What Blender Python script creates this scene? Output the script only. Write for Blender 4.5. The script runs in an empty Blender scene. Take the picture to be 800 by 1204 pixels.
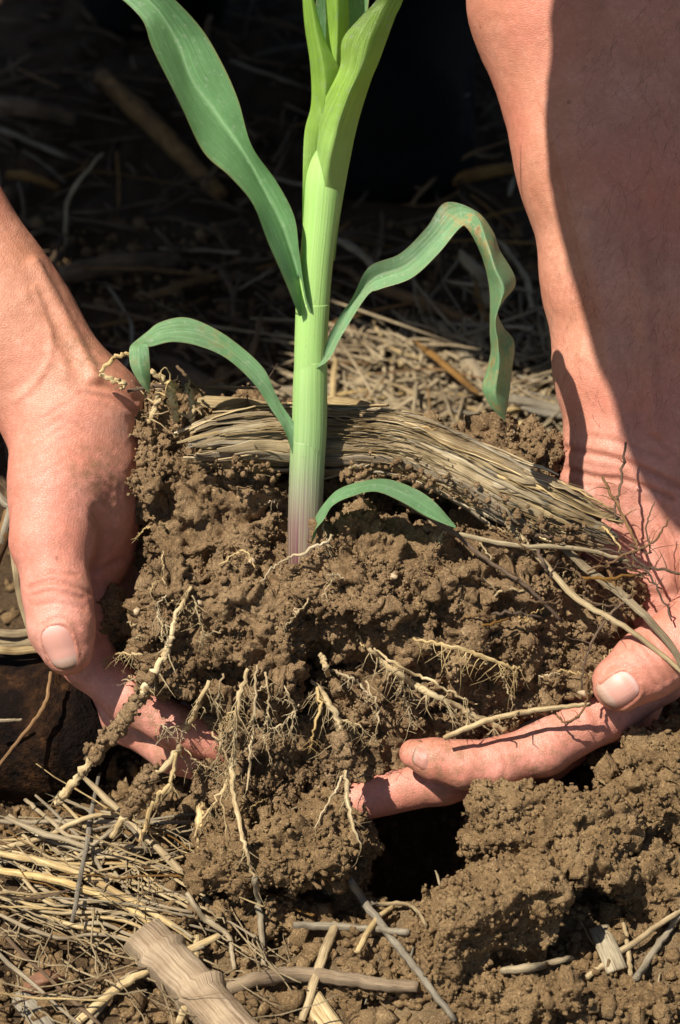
import bpy, math, random
import numpy as np
from mathutils import Vector, Matrix

rng = np.random.default_rng(7)
random.seed(7)
scene = bpy.context.scene
COL = scene.collection

# ------------------------------------------------------------------ camera, sky, sun, exposure
PITCH = math.radians(35.0)
S0 = 0.00033                     # metres per photo pixel at the subject
DIST = 1.0                       # camera to subject
DPX = DIST / S0
CEN = np.array([0.0, 0.0, 0.12])
RV = np.array([1.0, 0.0, 0.0])
UV_ = np.array([0.0, math.sin(PITCH), math.cos(PITCH)])
BV = np.array([0.0, -math.cos(PITCH), math.sin(PITCH)])      # towards the camera
CAMP = CEN + BV * DIST

cam_d = bpy.data.cameras.new("camera")
cam = bpy.data.objects.new("camera", cam_d)
COL.objects.link(cam)
cam.matrix_world = Matrix(((RV[0], UV_[0], BV[0], CAMP[0]), (RV[1], UV_[1], BV[1], CAMP[1]),
                           (RV[2], UV_[2], BV[2], CAMP[2]), (0, 0, 0, 1)))
cam_d.sensor_fit = 'VERTICAL'
cam_d.sensor_height = 36.0
cam_d.lens = 36.0 / (1204 * S0 / DIST)
cam_d.clip_start = 0.02
cam_d.clip_end = 1000
cam_d.dof.use_dof = True
cam_d.dof.focus_distance = 0.985
cam_d.dof.aperture_fstop = 14.0
scene.camera = cam

SUN = np.array([-0.40, -0.27, 0.87]); SUN /= np.linalg.norm(SUN)
w_ = bpy.data.worlds.new("World"); scene.world = w_; w_.use_nodes = True
nt = w_.node_tree
sky = nt.nodes.new('ShaderNodeTexSky'); sky.sky_type = 'NISHITA'; sky.sun_disc = False
sky.sun_elevation = math.asin(SUN[2])
sky.sun_rotation = math.atan2(SUN[0], SUN[1])
nt.links.new(sky.outputs[0], nt.nodes['Background'].inputs['Color'])
nt.nodes['Background'].inputs['Strength'].default_value = 0.06
sd = bpy.data.lights.new("sun", 'SUN'); so = bpy.data.objects.new("sun", sd); COL.objects.link(so)
sd.energy = 5.0; sd.angle = math.radians(0.53); sd.color = (1.0, 0.95, 0.86)
so.rotation_euler = Vector(SUN).to_track_quat('Z', 'Y').to_euler()
so.location = (-2, -1.5, 4)
scene.view_settings.view_transform = 'Standard'
scene.view_settings.look = 'None'
scene.view_settings.exposure = 0.58
scene.view_settings.gamma = 1.0

# ------------------------------------------------------------------ coordinate helpers
# photo pixel (x, y) and depth w (in subject pixels, away from the camera) -> point
def L(p):
    """photo pixel triples -> camera aligned metric frame (right, up, towards camera)"""
    p = np.atleast_2d(np.asarray(p, float))
    k = S0 * (1 + p[:, 2] / DPX)
    return np.stack([(p[:, 0] - 400) * k, (602 - p[:, 1]) * k, -p[:, 2] * S0], 1)
ROT = np.stack([RV, UV_, BV], 1)         # columns
def toW(q): return q @ ROT.T + CEN
def toL(p): return (p - CEN) @ ROT
def P(p): return toW(L(p))
def px_of(p):
    q = toL(p); w = -q[:, 2] / S0; k = S0 * (1 + w / DPX)
    return np.stack([400 + q[:, 0] / k, 602 - q[:, 1] / k, w], 1)

def _hash(ix, iy, iz, seed):
    h = (ix.astype(np.int64) * 374761393 + iy.astype(np.int64) * 668265263 + iz.astype(np.int64) * 2147483647 + seed * 974634777) & 0xFFFFFFFF
    h = ((h ^ (h >> 13)) * 1274126177) & 0xFFFFFFFF
    h = ((h ^ (h >> 16)) * 2246822519) & 0xFFFFFFFF
    h = h ^ (h >> 15)
    return (h & 0xFFFFFF).astype(np.float32) / np.float32(0xFFFFFF)
def vnoise(p, scale=1.0, seed=0):
    p = np.asarray(p, np.float64) * scale
    i = np.floor(p).astype(np.int64); f = (p - i).astype(np.float32)
    u = f * f * f * (f * (f * 6 - 15) + 10)
    r = 0
    for dx in (0, 1):
        wx = u[:, 0] if dx else 1 - u[:, 0]
        for dy in (0, 1):
            wy = u[:, 1] if dy else 1 - u[:, 1]
            for dz in (0, 1):
                wz = u[:, 2] if dz else 1 - u[:, 2]
                r = r + wx * wy * wz * _hash(i[:, 0] + dx, i[:, 1] + dy, i[:, 2] + dz, seed)
    return r * 2 - 1
def fbm(p, scale, oct=3, seed=0, gain=0.5):
    a = 1.0; r = 0; t = 0
    for o in range(oct):
        r = r + a * vnoise(p, scale * 2.03 ** o, seed + o * 17); t += a; a *= gain
    return r / t
def worley(p, scale, seed=0):
    p = np.asarray(p, np.float64) * scale
    i = np.floor(p).astype(np.int64); f = (p - i).astype(np.float32)
    best = np.full(len(p), 9.0, np.float32)
    for dx in (-1, 0, 1):
        for dy in (-1, 0, 1):
            for dz in (-1, 0, 1):
                a, b, c = i[:, 0] + dx, i[:, 1] + dy, i[:, 2] + dz
                d = (dx + _hash(a, b, c, seed) - f[:, 0]) ** 2 + (dy + _hash(a, b, c, seed + 1) - f[:, 1]) ** 2 + (dz + _hash(a, b, c, seed + 2) - f[:, 2]) ** 2
                best = np.minimum(best, d)
    return np.sqrt(best)

def crom(pts, n):
    """Catmull-Rom resample of control rows to n rows"""
    p = np.asarray(pts, float)
    if len(p) == 2:
        t = np.linspace(0, 1, n)[:, None]; return p[0] * (1 - t) + p[1] * t
    e = np.vstack([2 * p[0] - p[1], p, 2 * p[-1] - p[-2]])
    t = np.linspace(0, len(p) - 1 - 1e-9, n); i = t.astype(int); f = (t - i)[:, None]
    a, b, c, d = e[i], e[i + 1], e[i + 2], e[i + 3]
    return 0.5 * (2 * b + (c - a) * f + (2 * a - 5 * b + 4 * c - d) * f ** 2 + (3 * b - a - 3 * c + d) * f ** 3)

# ------------------------------------------------------------------ mesh helpers
class Geo:
    def __init__(s): s.v = []; s.q = []; s.t = []; s.uv = []; s.n = 0
    def add(s, v, q=None, t=None, uv=None):
        v = np.asarray(v, float)
        s.v.append(v)
        if q is not None and len(q): s.q.append(np.asarray(q, np.int64) + s.n)
        if t is not None and len(t): s.t.append(np.asarray(t, np.int64) + s.n)
        s.uv.append(np.zeros((len(v), 2)) if uv is None else np.asarray(uv, float))
        s.n += len(v)
    def arrays(s):
        return (np.vstack(s.v), np.vstack(s.q) if s.q else np.zeros((0, 4), int),
                np.vstack(s.t) if s.t else np.zeros((0, 3), int), np.vstack(s.uv))

def make_mesh(name, v, q=None, t=None, uv=None, att=None, smooth=True):
    me = bpy.data.meshes.new(name)
    q = np.zeros((0, 4), int) if q is None or not len(q) else np.asarray(q)
    t = np.zeros((0, 3), int) if t is None or not len(t) else np.asarray(t)
    nv, nl, npol = len(v), q.size + t.size, len(q) + len(t)
    me.vertices.add(nv); me.loops.add(nl); me.polygons.add(npol)
    me.vertices.foreach_set('co', np.asarray(v, np.float32).ravel())
    li = np.concatenate([q.ravel(), t.ravel()]).astype(np.int32)
    me.loops.foreach_set('vertex_index', li)
    st = np.concatenate([np.arange(len(q)) * 4, q.size + np.arange(len(t)) * 3]).astype(np.int32)
    me.polygons.foreach_set('loop_start', st)
    if smooth: me.polygons.foreach_set('use_smooth', np.ones(npol, bool))
    if uv is not None:
        l = me.uv_layers.new(name='UVMap')
        l.data.foreach_set('uv', np.asarray(uv, np.float32)[li].ravel())
    if att:
        for k, a in att.items():
            A = me.attributes.new(k, 'FLOAT', 'POINT'); A.data.foreach_set('value', np.asarray(a, np.float32))
    me.update(calc_edges=True)
    me.validate()
    return me

def tag(o, label=None, cat=None, group=None, kind=None):
    if label: o['label'] = label
    if cat: o['category'] = cat
    if group: o['group'] = group
    if kind: o['kind'] = kind
    return o
def thing(name, loc, label, cat, group=None):
    o = bpy.data.objects.new(name, None); COL.objects.link(o); o.location = loc; o.empty_display_size = 0.02
    return tag(o, label, cat, group)
def build(name, geo, material, parent=None, origin=None, att=None, smooth=True):
    """world-space geometry -> one object; children are stored relative to their thing"""
    if isinstance(geo, Geo): v, q, t, uv = geo.arrays()
    else: v, q, t, uv = geo
    if parent is not None:
        org = np.array(parent.get('_o', list(parent.location)), float)
    else:
        org = np.asarray(origin, float) if origin is not None else np.array([v[:, 0].mean(), v[:, 1].mean(), v[:, 2].min()])
    me = make_mesh(name, v - org, q, t, uv, att, smooth)
    me.materials.append(material)
    o = bpy.data.objects.new(name, me); COL.objects.link(o)
    if parent is not None: o.parent = parent
    else: o.location = org
    return o

def frames(c):
    t = np.gradient(c, axis=0); t /= np.linalg.norm(t, axis=1)[:, None] + 1e-12
    n = np.zeros_like(c)
    a = np.array([0, 0, 1.0]) if abs(t[0, 2]) < 0.85 else np.array([0, 1.0, 0])
    n0 = np.cross(t[0], a); n0 /= np.linalg.norm(n0)
    for i in range(len(c)):
        n0 = n0 - t[i] * n0.dot(t[i]); n0 /= np.linalg.norm(n0) + 1e-12; n[i] = n0
    return t, n, np.cross(t, n)
def tube(geo, c, r, sides=7, flat=1.0, wob=0.0, twist=0.0):
    c = np.asarray(c, float); m = len(c); r = np.broadcast_to(np.asarray(r, float), (m,))
    t, n, b = frames(c)
    a = np.linspace(0, 2 * np.pi, sides, endpoint=False)
    A = a[None, :] + twist * np.linspace(0, 1, m)[:, None]
    R = r[:, None] * (1 + wob * rng.uniform(-1, 1, (m, sides)))
    v = c[:, None] + n[:, None] * (np.cos(A) * R)[..., None] + b[:, None] * (np.sin(A) * R * flat)[..., None]
    ln = np.concatenate([[0], np.cumsum(np.linalg.norm(np.diff(c, axis=0), axis=1))])
    off = rng.uniform(0, 10)
    uv = np.stack([np.broadcast_to(a / (2 * np.pi), (m, sides)), np.broadcast_to(ln[:, None] + off, (m, sides))], -1).reshape(-1, 2)
    i = np.arange(m - 1)[:, None] * sides; j = np.arange(sides)[None]; j2 = (j + 1) % sides
    q = np.stack([i + j, i + j2, i + sides + j2, i + sides + j], -1).reshape(-1, 4)
    V = np.vstack([v.reshape(-1, 3), c[:1], c[-1:]])
    UVs = np.vstack([uv, [[0.5, off]], [[0.5, off + ln[-1]]]])
    k0 = m * sides; jj = np.arange(sides)
    tr = np.vstack([np.stack([np.full(sides, k0), (jj + 1) % sides, jj], 1),
                    np.stack([np.full(sides, k0 + 1), (m - 1) * sides + jj, (m - 1) * sides + (jj + 1) % sides], 1)])
    geo.add(V, q, tr, UVs)
def ribbon(geo, c, half, nrm, th, curl=0.0, nx=5):
    """flat strip with thickness along c; half = half width per row, nrm = outward normal per row"""
    c = np.asarray(c, float); m = len(c); half = np.broadcast_to(np.asarray(half, float), (m,))
    t = np.gradient(c, axis=0); t /= np.linalg.norm(t, axis=1)[:, None] + 1e-12
    nrm = np.broadcast_to(np.asarray(nrm, float), (m, 3))
    s = np.cross(t, nrm); s /= np.linalg.norm(s, axis=1)[:, None] + 1e-12
    n = np.cross(s, t)
    x = np.linspace(-1, 1, nx)
    top = c[:, None] + s[:, None] * (x[None, :, None] * half[:, None, None]) - n[:, None] * (curl * (x ** 2)[None, :, None] * half[:, None, None])
    bot = top - n[:, None] * th
    ring = np.concatenate([top, bot[:, ::-1]], 1); k = 2 * nx
    ln = np.concatenate([[0], np.cumsum(np.linalg.norm(np.diff(c, axis=0), axis=1))]); off = rng.uniform(0, 10)
    u = np.concatenate([(x + 1) / 2, (x[::-1] + 1) / 2])
    uv = np.stack([np.broadcast_to(u * half.max() * 2 * 60, (m, k)), np.broadcast_to(ln[:, None] + off, (m, k))], -1).reshape(-1, 2)
    i = np.arange(m - 1)[:, None] * k; j = np.arange(k)[None]; j2 = (j + 1) % k
    q = np.stack([i + j, i + j2, i + k + j2, i + k + j], -1).reshape(-1, 4)
    jj = np.arange(nx - 1)
    e0 = np.stack([jj, k - 1 - jj, k - 2 - jj, jj + 1], 1); o = (m - 1) * k
    e1 = np.stack([o + jj, o + jj + 1, o + k - 2 - jj, o + k - 1 - jj], 1)
    geo.add(ring.reshape(-1, 3), np.vstack([q, e0, e1]), None, uv)
def sheet(geo, lft, mid, rgt, n=60, nx=13, wave=0.0):
    """leaf blade: left edge, midrib and right edge rows (photo px triples)"""
    a, m, b = crom(lft, n), crom(mid, n), crom(rgt, n)
    s = np.linspace(-1, 1, nx)
    A = np.where(s[None, :, None] < 0, m[:, None] * (1 + s[None, :, None]) + a[:, None] * (-s[None, :, None]),
                 m[:, None] * (1 - s[None, :, None]) + b[:, None] * s[None, :, None])
    # round the keel a little
    q = m[:, None] * (1 - s * s)[None, :, None] + a[:, None] * ((s * s - s) / 2)[None, :, None] + b[:, None] * ((s * s + s) / 2)[None, :, None]
    A = 0.7 * A + 0.3 * q
    pts = A.reshape(-1, 3)
    t = np.repeat(np.linspace(0, 1, n), nx); ss = np.tile(s, n)
    if wave:
        pts = pts.copy(); pts[:, 2] += wave * np.abs(ss) ** 1.5 * np.sin(t * 19 + ss * 2.2) * np.sin(np.pi * t)
    V = P(pts)
    i = np.arange(n - 1)[:, None] * nx; j = np.arange(nx - 1)[None]
    f = np.stack([i + j, i + j + 1, i + nx + j + 1, i + nx + j], -1).reshape(-1, 4)
    geo.add(V, f, None, np.stack([(ss + 1) / 2, t], 1))

ICO = None
def ico():
    g = (1 + 5 ** 0.5) / 2
    v = np.array([(-1, g, 0), (1, g, 0), (-1, -g, 0), (1, -g, 0), (0, -1, g), (0, 1, g), (0, -1, -g), (0, 1, -g), (g, 0, -1), (g, 0, 1), (-g, 0, -1), (-g, 0, 1)], float)
    v /= np.linalg.norm(v[0])
    f = np.array([(0, 11, 5), (0, 5, 1), (0, 1, 7), (0, 7, 10), (0, 10, 11), (1, 5, 9), (5, 11, 4), (11, 10, 2), (10, 7, 6), (7, 1, 8), (3, 9, 4), (3, 4, 2), (3, 2, 6), (3, 6, 8), (3, 8, 9), (4, 9, 5), (2, 4, 11), (6, 2, 10), (8, 6, 7), (9, 8, 1)])
    return v, f
IV, IF = ico()
def rand_rot(n):
    q = rng.normal(size=(n, 4)); q /= np.linalg.norm(q, axis=1)[:, None]
    w, x, y, z = q.T
    return np.stack([1 - 2 * (y * y + z * z), 2 * (x * y - z * w), 2 * (x * z + y * w), 2 * (x * y + z * w), 1 - 2 * (x * x + z * z), 2 * (y * z - x * w), 2 * (x * z - y * w), 2 * (y * z + x * w), 1 - 2 * (x * x + y * y)], 1).reshape(n, 3, 3)
def crumbs(geo, pos, rad):
    """many small angular grains at pos with radius rad"""
    n = len(pos)
    base = IV[None] * rng.uniform(0.45, 1.35, (n, 12, 1)) * rng.uniform(0.6, 1.25, (n, 1, 3))
    v = np.einsum('nij,nkj->nki', rand_rot(n), base) * np.asarray(rad)[:, None, None] + pos[:, None]
    t = (IF[None] + (np.arange(n) * 12)[:, None, None]).reshape(-1, 3)
    geo.add(v.reshape(-1, 3), None, t)

# ------------------------------------------------------------------ implicit surfaces
def smin(a, b, k):
    h = np.clip(0.5 + 0.5 * (b - a) / k, 0, 1)
    return b * (1 - h) + a * h - k * h * (1 - h)
def cap(p, a, b, ra, rb):
    ab = b - a; t = np.clip(((p - a) @ ab) / (ab @ ab + 1e-12), 0, 1)
    return np.linalg.norm(p - a - t[:, None] * ab, axis=1) - (ra + (rb - ra) * t)
def ell(p, c, r):
    q = (p - c) / r; k0 = np.linalg.norm(q, axis=1); k1 = np.linalg.norm(q / r, axis=1)
    return k0 * (k0 - 1) / (k1 + 1e-9)
def rbox(p, c, h, r, rot=None):
    q = p - c
    if rot is not None: q = q @ rot
    q = np.abs(q) - (h - r)
    return np.linalg.norm(np.maximum(q, 0), axis=1) + np.minimum(q.max(1), 0) - r

def surface_nets(f, lo, hi, h, margin=0.0):
    lo = np.asarray(lo, float); hi = np.asarray(hi, float); B = 8
    nb = np.ceil((hi - lo) / (h * B)).astype(int); n = nb * B
    V = np.empty(n, np.float32)
    bi = np.stack(np.meshgrid(*[np.arange(k) for k in nb], indexing='ij'), -1).reshape(-1, 3)
    ctr = lo + (bi * B + (B - 1) / 2) * h
    d = f(ctr); thr = h * B * 0.95 + margin
    Vb = V.reshape(nb[0], B, nb[1], B, nb[2], B)
    Vb[:] = d.reshape(nb)[:, None, :, None, :, None]
    keep = np.where(np.abs(d) < thr)[0]
    off = np.stack(np.meshgrid(*[np.arange(B)] * 3, indexing='ij'), -1).reshape(-1, 3)
    for s in range(0, len(keep), 400):
        kk = keep[s:s + 400]
        pts = lo + (bi[kk][:, None] * B + off[None]) * h
        val = f(pts.reshape(-1, 3)).reshape(len(kk), B, B, B)
        b = bi[kk]; Vb[b[:, 0], :, b[:, 1], :, b[:, 2], :] = val
    ins = V < 0
    c = ins[:-1, :-1, :-1].astype(np.int8)
    cnt = np.zeros(np.array(n) - 1, np.int8)
    for dx in (0, 1):
        for dy in (0, 1):
            for dz in (0, 1):
                cnt += ins[dx:n[0] - 1 + dx, dy:n[1] - 1 + dy, dz:n[2] - 1 + dz]
    act = (cnt > 0) & (cnt < 8)
    idx = np.full(act.shape, -1, np.int64); ids = np.argwhere(act); idx[act] = np.arange(len(ids))
    acc = np.zeros((len(ids), 3)); num = np.zeros(len(ids))
    cor = [(a, b, c_) for a in (0, 1) for b in (0, 1) for c_ in (0, 1)]
    val = {k: V[ids[:, 0] + k[0], ids[:, 1] + k[1], ids[:, 2] + k[2]] for k in cor}
    for a in cor:
        for ax in range(3):
            if a[ax] == 0:
                b = list(a); b[ax] = 1; b = tuple(b)
                va, vb = val[a], val[b]; m = (va < 0) != (vb < 0)
                t = va / np.where(m, va - vb, 1)
                p = np.array(a, float)[None].repeat(len(ids), 0); p[:, ax] = t
                acc += p * m[:, None]; num += m
    verts = lo + (ids + acc / num[:, None]) * h
    quads = []
    for ax in range(3):
        sl0 = [slice(1, -1)] * 3; sl1 = [slice(1, -1)] * 3
        sl0[ax] = slice(0, -1); sl1[ax] = slice(1, None)
        s0 = ins[tuple(sl0)]; s1 = ins[tuple(sl1)]
        e = np.argwhere(s0 != s1)
        if not len(e): continue
        base = e + 1; base[:, ax] -= 1
        flip = s0[tuple(e.T)]
        u, w = [(1, 2), (2, 0), (0, 1)][ax]
        def g(du, dw):
            k = base.copy(); k[:, u] += du; k[:, w] += dw; return idx[k[:, 0], k[:, 1], k[:, 2]]
        q = np.stack([g(-1, -1), g(0, -1), g(0, 0), g(-1, 0)], 1)
        q[~flip] = q[~flip][:, ::-1]
        quads.append(q)
    q = np.vstack(quads); q = q[(q >= 0).all(1)]
    return verts, q
def grad(f, v, e):
    d0 = f(v); g = np.stack([f(v + np.eye(3)[i] * e) - d0 for i in range(3)], 1)
    return d0, g / (np.linalg.norm(g, axis=1)[:, None] + 1e-9)
def vnormals(v, q):
    fn = np.cross(v[q[:, 2]] - v[q[:, 0]], v[q[:, 3]] - v[q[:, 1]])
    n = np.zeros_like(v)
    for k in range(4):
        for a in range(3): n[:, a] += np.bincount(q[:, k], fn[:, a], len(v))
    return n / (np.linalg.norm(n, axis=1)[:, None] + 1e-12)

# ------------------------------------------------------------------ materials
class M:
    def __init__(s, name):
        s.m = bpy.data.materials.new(name); s.m.use_nodes = True; s.t = s.m.node_tree
        s.b = s.t.nodes['Principled BSDF']; s.out = s.t.nodes['Material Output']
    def n(s, typ, ins=None, **kw):
        nd = s.t.nodes.new('ShaderNode' + typ)
        for k, v in kw.items(): setattr(nd, k, v)
        for k, v in (ins or {}).items(): s.put(nd.inputs[k], v)
        return nd
    def put(s, sock, v):
        if hasattr(v, 'is_output'): s.t.links.new(v, sock)
        else: sock.default_value = v
    def set(s, **kw):
        for k, v in kw.items(): s.put(s.b.inputs[k.replace('_', ' ')], v)
    def ramp(s, fac, stops, interp='LINEAR'):
        r = s.n('ValToRGB'); r.color_ramp.interpolation = interp; s.put(r.inputs[0], fac); e = r.color_ramp.elements
        while len(e) < len(stops): e.new(0.5)
        for el, (p, c) in zip(e, stops): el.position = p; el.color = (*c, 1) if len(c) == 3 else c
        return r.outputs[0]
    def noise(s, vec, scale, detail=3, rough=0.55): return s.n('TexNoise', {'Vector': vec, 'Scale': scale, 'Detail': detail, 'Roughness': rough}).outputs[0]
    def mix(s, fac, a, b, typ='MIX'):
        nd = s.n('Mix', data_type='RGBA', blend_type=typ); s.put(nd.inputs[0], fac); s.put(nd.inputs[6], a); s.put(nd.inputs[7], b); return nd.outputs[2]
    def math(s, op, a, b=0.0):
        nd = s.n('Math', operation=op); s.put(nd.inputs[0], a); s.put(nd.inputs[1], b); return nd.outputs[0]
    def bump(s, h, dist, strength=1.0, norm=None):
        nd = s.n('Bump', {'Height': h, 'Distance': dist, 'Strength': strength})
        if norm is not None: s.put(nd.inputs['Normal'], norm)
        return nd.outputs[0]
    def attr(s, name): return s.n('Attribute', attribute_name=name).outputs['Fac']

def c4(*c): return (*c, 1.0)
def soil_mat(name, dark, mid, light, rough=0.95, humus_shade=False):
    m = M(name); pos = m.n('NewGeometry').outputs['Position']
    a = m.noise(pos, 48, 6, 0.68); b = m.noise(pos, 800, 3, 0.65); v = m.n('TexVoronoi', {'Vector': pos, 'Scale': 420.0}).outputs
    base = m.ramp(a, [(0.28, dark), (0.5, mid), (0.74, light)])
    base = m.mix(0.55, base, m.ramp(b, [(0.3, tuple(x * 0.62 for x in mid)), (0.55, mid), (0.75, tuple(min(1, x * 1.35) for x in light))]))
    speck = m.ramp(v[1], [(0.93, (0, 0, 0)), (0.955, (1, 1, 1))])
    base = m.mix(m.math('MULTIPLY', speck, 0.55), base, c4(0.42, 0.30, 0.15))
    if humus_shade:                                               # rotted litter behind and at left; its darkness also paints in the background shade
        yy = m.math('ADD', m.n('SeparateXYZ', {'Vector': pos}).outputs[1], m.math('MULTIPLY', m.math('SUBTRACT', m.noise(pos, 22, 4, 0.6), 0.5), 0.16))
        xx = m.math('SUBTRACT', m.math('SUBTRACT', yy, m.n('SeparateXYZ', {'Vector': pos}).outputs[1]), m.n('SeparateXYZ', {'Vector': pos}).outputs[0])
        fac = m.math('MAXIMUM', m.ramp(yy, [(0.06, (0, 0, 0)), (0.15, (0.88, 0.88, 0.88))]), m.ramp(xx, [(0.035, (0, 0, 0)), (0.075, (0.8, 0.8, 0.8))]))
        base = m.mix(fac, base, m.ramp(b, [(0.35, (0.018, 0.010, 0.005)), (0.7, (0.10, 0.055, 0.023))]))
    m.set(Base_Color=base, Roughness=rough)
    m.b.inputs['Specular IOR Level'].default_value = 0.25
    nrm = m.bump(b, 0.0016, 1.0)
    nrm = m.bump(m.noise(pos, 2100, 2, 0.6), 0.0007, 1.0, nrm)
    m.put(m.b.inputs['Normal'], nrm)
    return m.m
def fibre_mat(name, cols, along=26.0, across=9.0, rough=0.75, spec=0.3, bumpd=0.0006, vary=0.60):
    """dry plant matter: streaks along the UV length, tone varies per object"""
    m = M(name); uv = m.n('UVMap').outputs[0]
    mp = m.n('Mapping', {'Vector': uv, 'Scale': (across, along, 1.0)}).outputs[0]
    st = m.noise(mp, 3.0, 4, 0.65)
    pos = m.n('NewGeometry').outputs['Position']
    bl = m.noise(pos, 55, 3)
    rnd = m.n('ObjectInfo').outputs['Random']
    a = m.ramp(st, [(0.3, cols[0]), (0.5, cols[1]), (0.72, cols[2])])
    a = m.mix(m.ramp(bl, [(0.42, (0, 0, 0)), (0.72, (0.75, 0.75, 0.75))]), a, c4(*cols[0]))
    hsv = m.n('HueSaturation', {'Color': a, 'Value': m.math('ADD', 1.0 - vary * 0.6, m.math('MULTIPLY', rnd, vary)), 'Saturation': m.math('ADD', 1.08 - 0.45 * vary, m.math('MULTIPLY', rnd, 0.6 * vary))}).outputs[0]
    m.set(Base_Color=hsv, Roughness=rough); m.b.inputs['Specular IOR Level'].default_value = spec
    m.put(m.b.inputs['Normal'], m.bump(st, bumpd, 0.9))
    return m.m
def leaf_mat(name, top, vein, scorch=0.0, trans=0.27, rim=None, base=None):
    m = M(name); uv = m.n('UVMap').outputs[0]; sep = m.n('SeparateXYZ', {'Vector': uv})
    u, v = sep.outputs[0], sep.outputs[1]
    mp = m.n('Mapping', {'Vector': uv, 'Scale': (48.0, 0.9, 1.0)}).outputs[0]
    veins = m.noise(mp, 2.2, 3, 0.6)
    pos = m.n('NewGeometry').outputs['Position']
    blot = m.noise(pos, 75, 4, 0.6)
    col = m.mix(m.ramp(veins, [(0.35, (0, 0, 0)), (0.7, (1, 1, 1))]), c4(*[x * 0.58 for x in top]), c4(*[min(1, x * 1.32) for x in top]))
    col = m.mix(m.ramp(blot, [(0.42, (0, 0, 0)), (0.75, (0.65, 0.65, 0.65))]), col, c4(*[x * 0.6 for x in top]))
    mid = m.math('ABSOLUTE', m.math('SUBTRACT', u, 0.5))
    col = m.mix(m.ramp(mid, [(0.0, (0.7, 0.7, 0.7)), (0.018, (0.3, 0.3, 0.3)), (0.04, (0, 0, 0))]), col, c4(*vein))
    dust = m.noise(pos, 420, 4, 0.7)
    col = m.mix(m.ramp(dust, [(0.57, (0, 0, 0)), (0.70, (0.6, 0.6, 0.6))]), col, c4(0.46, 0.52, 0.38))
    if scorch:
        sc = m.noise(pos, 230, 5, 0.72)
        f = m.math('MULTIPLY', m.ramp(sc, [(0.49, (0, 0, 0)), (0.56, (1, 1, 1))]), m.ramp(v, [(0.36, (0.10 * scorch,) * 3), (0.44, (scorch,) * 3), (0.53, (scorch,) * 3), (0.60, (scorch * 0.15,) * 3), (0.74, (scorch * 0.25,) * 3), (0.80, (scorch * 0.9,) * 3), (0.88, (scorch * 0.3,) * 3), (0.97, (scorch * 0.9,) * 3)]))
        col = m.mix(f, col, m.ramp(sc, [(0.5, (0.52, 0.45, 0.20)), (0.60, (0.40, 0.27, 0.10)), (0.72, (0.20, 0.10, 0.04))]))
    if rim:
        col = m.mix(m.ramp(mid, [(0.47, (0, 0, 0)), (0.495, (0.8, 0.8, 0.8))]), col, c4(*rim))
    if base: col = m.mix(m.ramp(v, [(0.12, (0.9, 0.9, 0.9)), (0.42, (0, 0, 0))]), col, c4(*base))
    m.set(Base_Color=col, Roughness=0.33); m.b.inputs['Specular IOR Level'].default_value = 0.5
    nrm = m.bump(veins, 0.0004, 1.0); nrm = m.bump(m.noise(pos, 95, 3), 0.0012, 0.5, nrm); m.put(m.b.inputs['Normal'], nrm)
    tr = m.n('BsdfTranslucent', {'Color': m.mix(0.5, col, c4(0.25, 0.5, 0.03))})
    mx = m.n('MixShader', {0: m.ramp(v, [(0.0, (0.02,) * 3), (0.30, (trans * 0.5,) * 3), (0.55, (trans,) * 3)])}); m.t.links.new(m.b.outputs[0], mx.inputs[1]); m.t.links.new(tr.outputs[0], mx.inputs[2])
    m.t.links.new(mx.outputs[0], m.out.inputs['Surface'])
    return m.m

MAT = {}
MAT['soil'] = soil_mat('clump_soil', (0.080, 0.043, 0.018), (0.245, 0.152, 0.073), (0.47, 0.325, 0.178))
MAT['ground'] = soil_mat('ground_soil', (0.080, 0.043, 0.017), (0.238, 0.147, 0.066), (0.45, 0.308, 0.156))
MAT['field'] = soil_mat('field_soil', (0.085, 0.051, 0.023), (0.19, 0.123, 0.06), (0.34, 0.24, 0.13), humus_shade=True)
MAT['straw'] = fibre_mat('straw', ((0.19, 0.12, 0.055), (0.48, 0.355, 0.185), (0.72, 0.59, 0.37)))
MAT['greystraw'] = fibre_mat('weathered_straw', ((0.13, 0.095, 0.058), (0.33, 0.27, 0.175), (0.52, 0.44, 0.31)))
MAT['brownstraw'] = fibre_mat('brown_straw', ((0.06, 0.03, 0.011), (0.21, 0.115, 0.042), (0.40, 0.235, 0.095)))
MAT['husk'] = fibre_mat('dry_husk', ((0.13, 0.078, 0.034), (0.56, 0.42, 0.235), (0.82, 0.69, 0.45)), along=5.0, across=30.0, bumpd=0.0016, vary=0.5)
MAT['wood'] = fibre_mat('dry_stalk', ((0.17, 0.105, 0.055), (0.46, 0.33, 0.20), (0.62, 0.48, 0.33)), along=7.0, across=22.0, bumpd=0.0016, vary=0.3)
MAT['twig'] = fibre_mat('dry_twig', ((0.09, 0.05, 0.025), (0.20, 0.12, 0.065), (0.34, 0.23, 0.13)), along=30)
MAT['root'] = fibre_mat('root', ((0.34, 0.22, 0.095), (0.58, 0.43, 0.22), (0.76, 0.62, 0.38)), along=40, across=3.0, bumpd=0.0008, vary=0.3)
MAT['whiteroot'] = fibre_mat('pale_root', ((0.30, 0.20, 0.095), (0.56, 0.43, 0.25), (0.74, 0.63, 0.43)), along=40, across=3.0, vary=0.25)
MAT['leaf'] = leaf_mat('leaf_blade', (0.20, 0.40, 0.165), (0.33, 0.52, 0.26), rim=(0.30, 0.26, 0.10))
MAT['leafold'] = leaf_mat('old_leaf_blade', (0.21, 0.39, 0.175), (0.33, 0.48, 0.26), scorch=1.0, rim=(0.28, 0.24, 0.11))
MAT['leafyoung'] = leaf_mat('young_leaf_blade', (0.42, 0.68, 0.10), (0.50, 0.74, 0.18), trans=0.45, base=(0.37, 0.58, 0.17))
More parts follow.
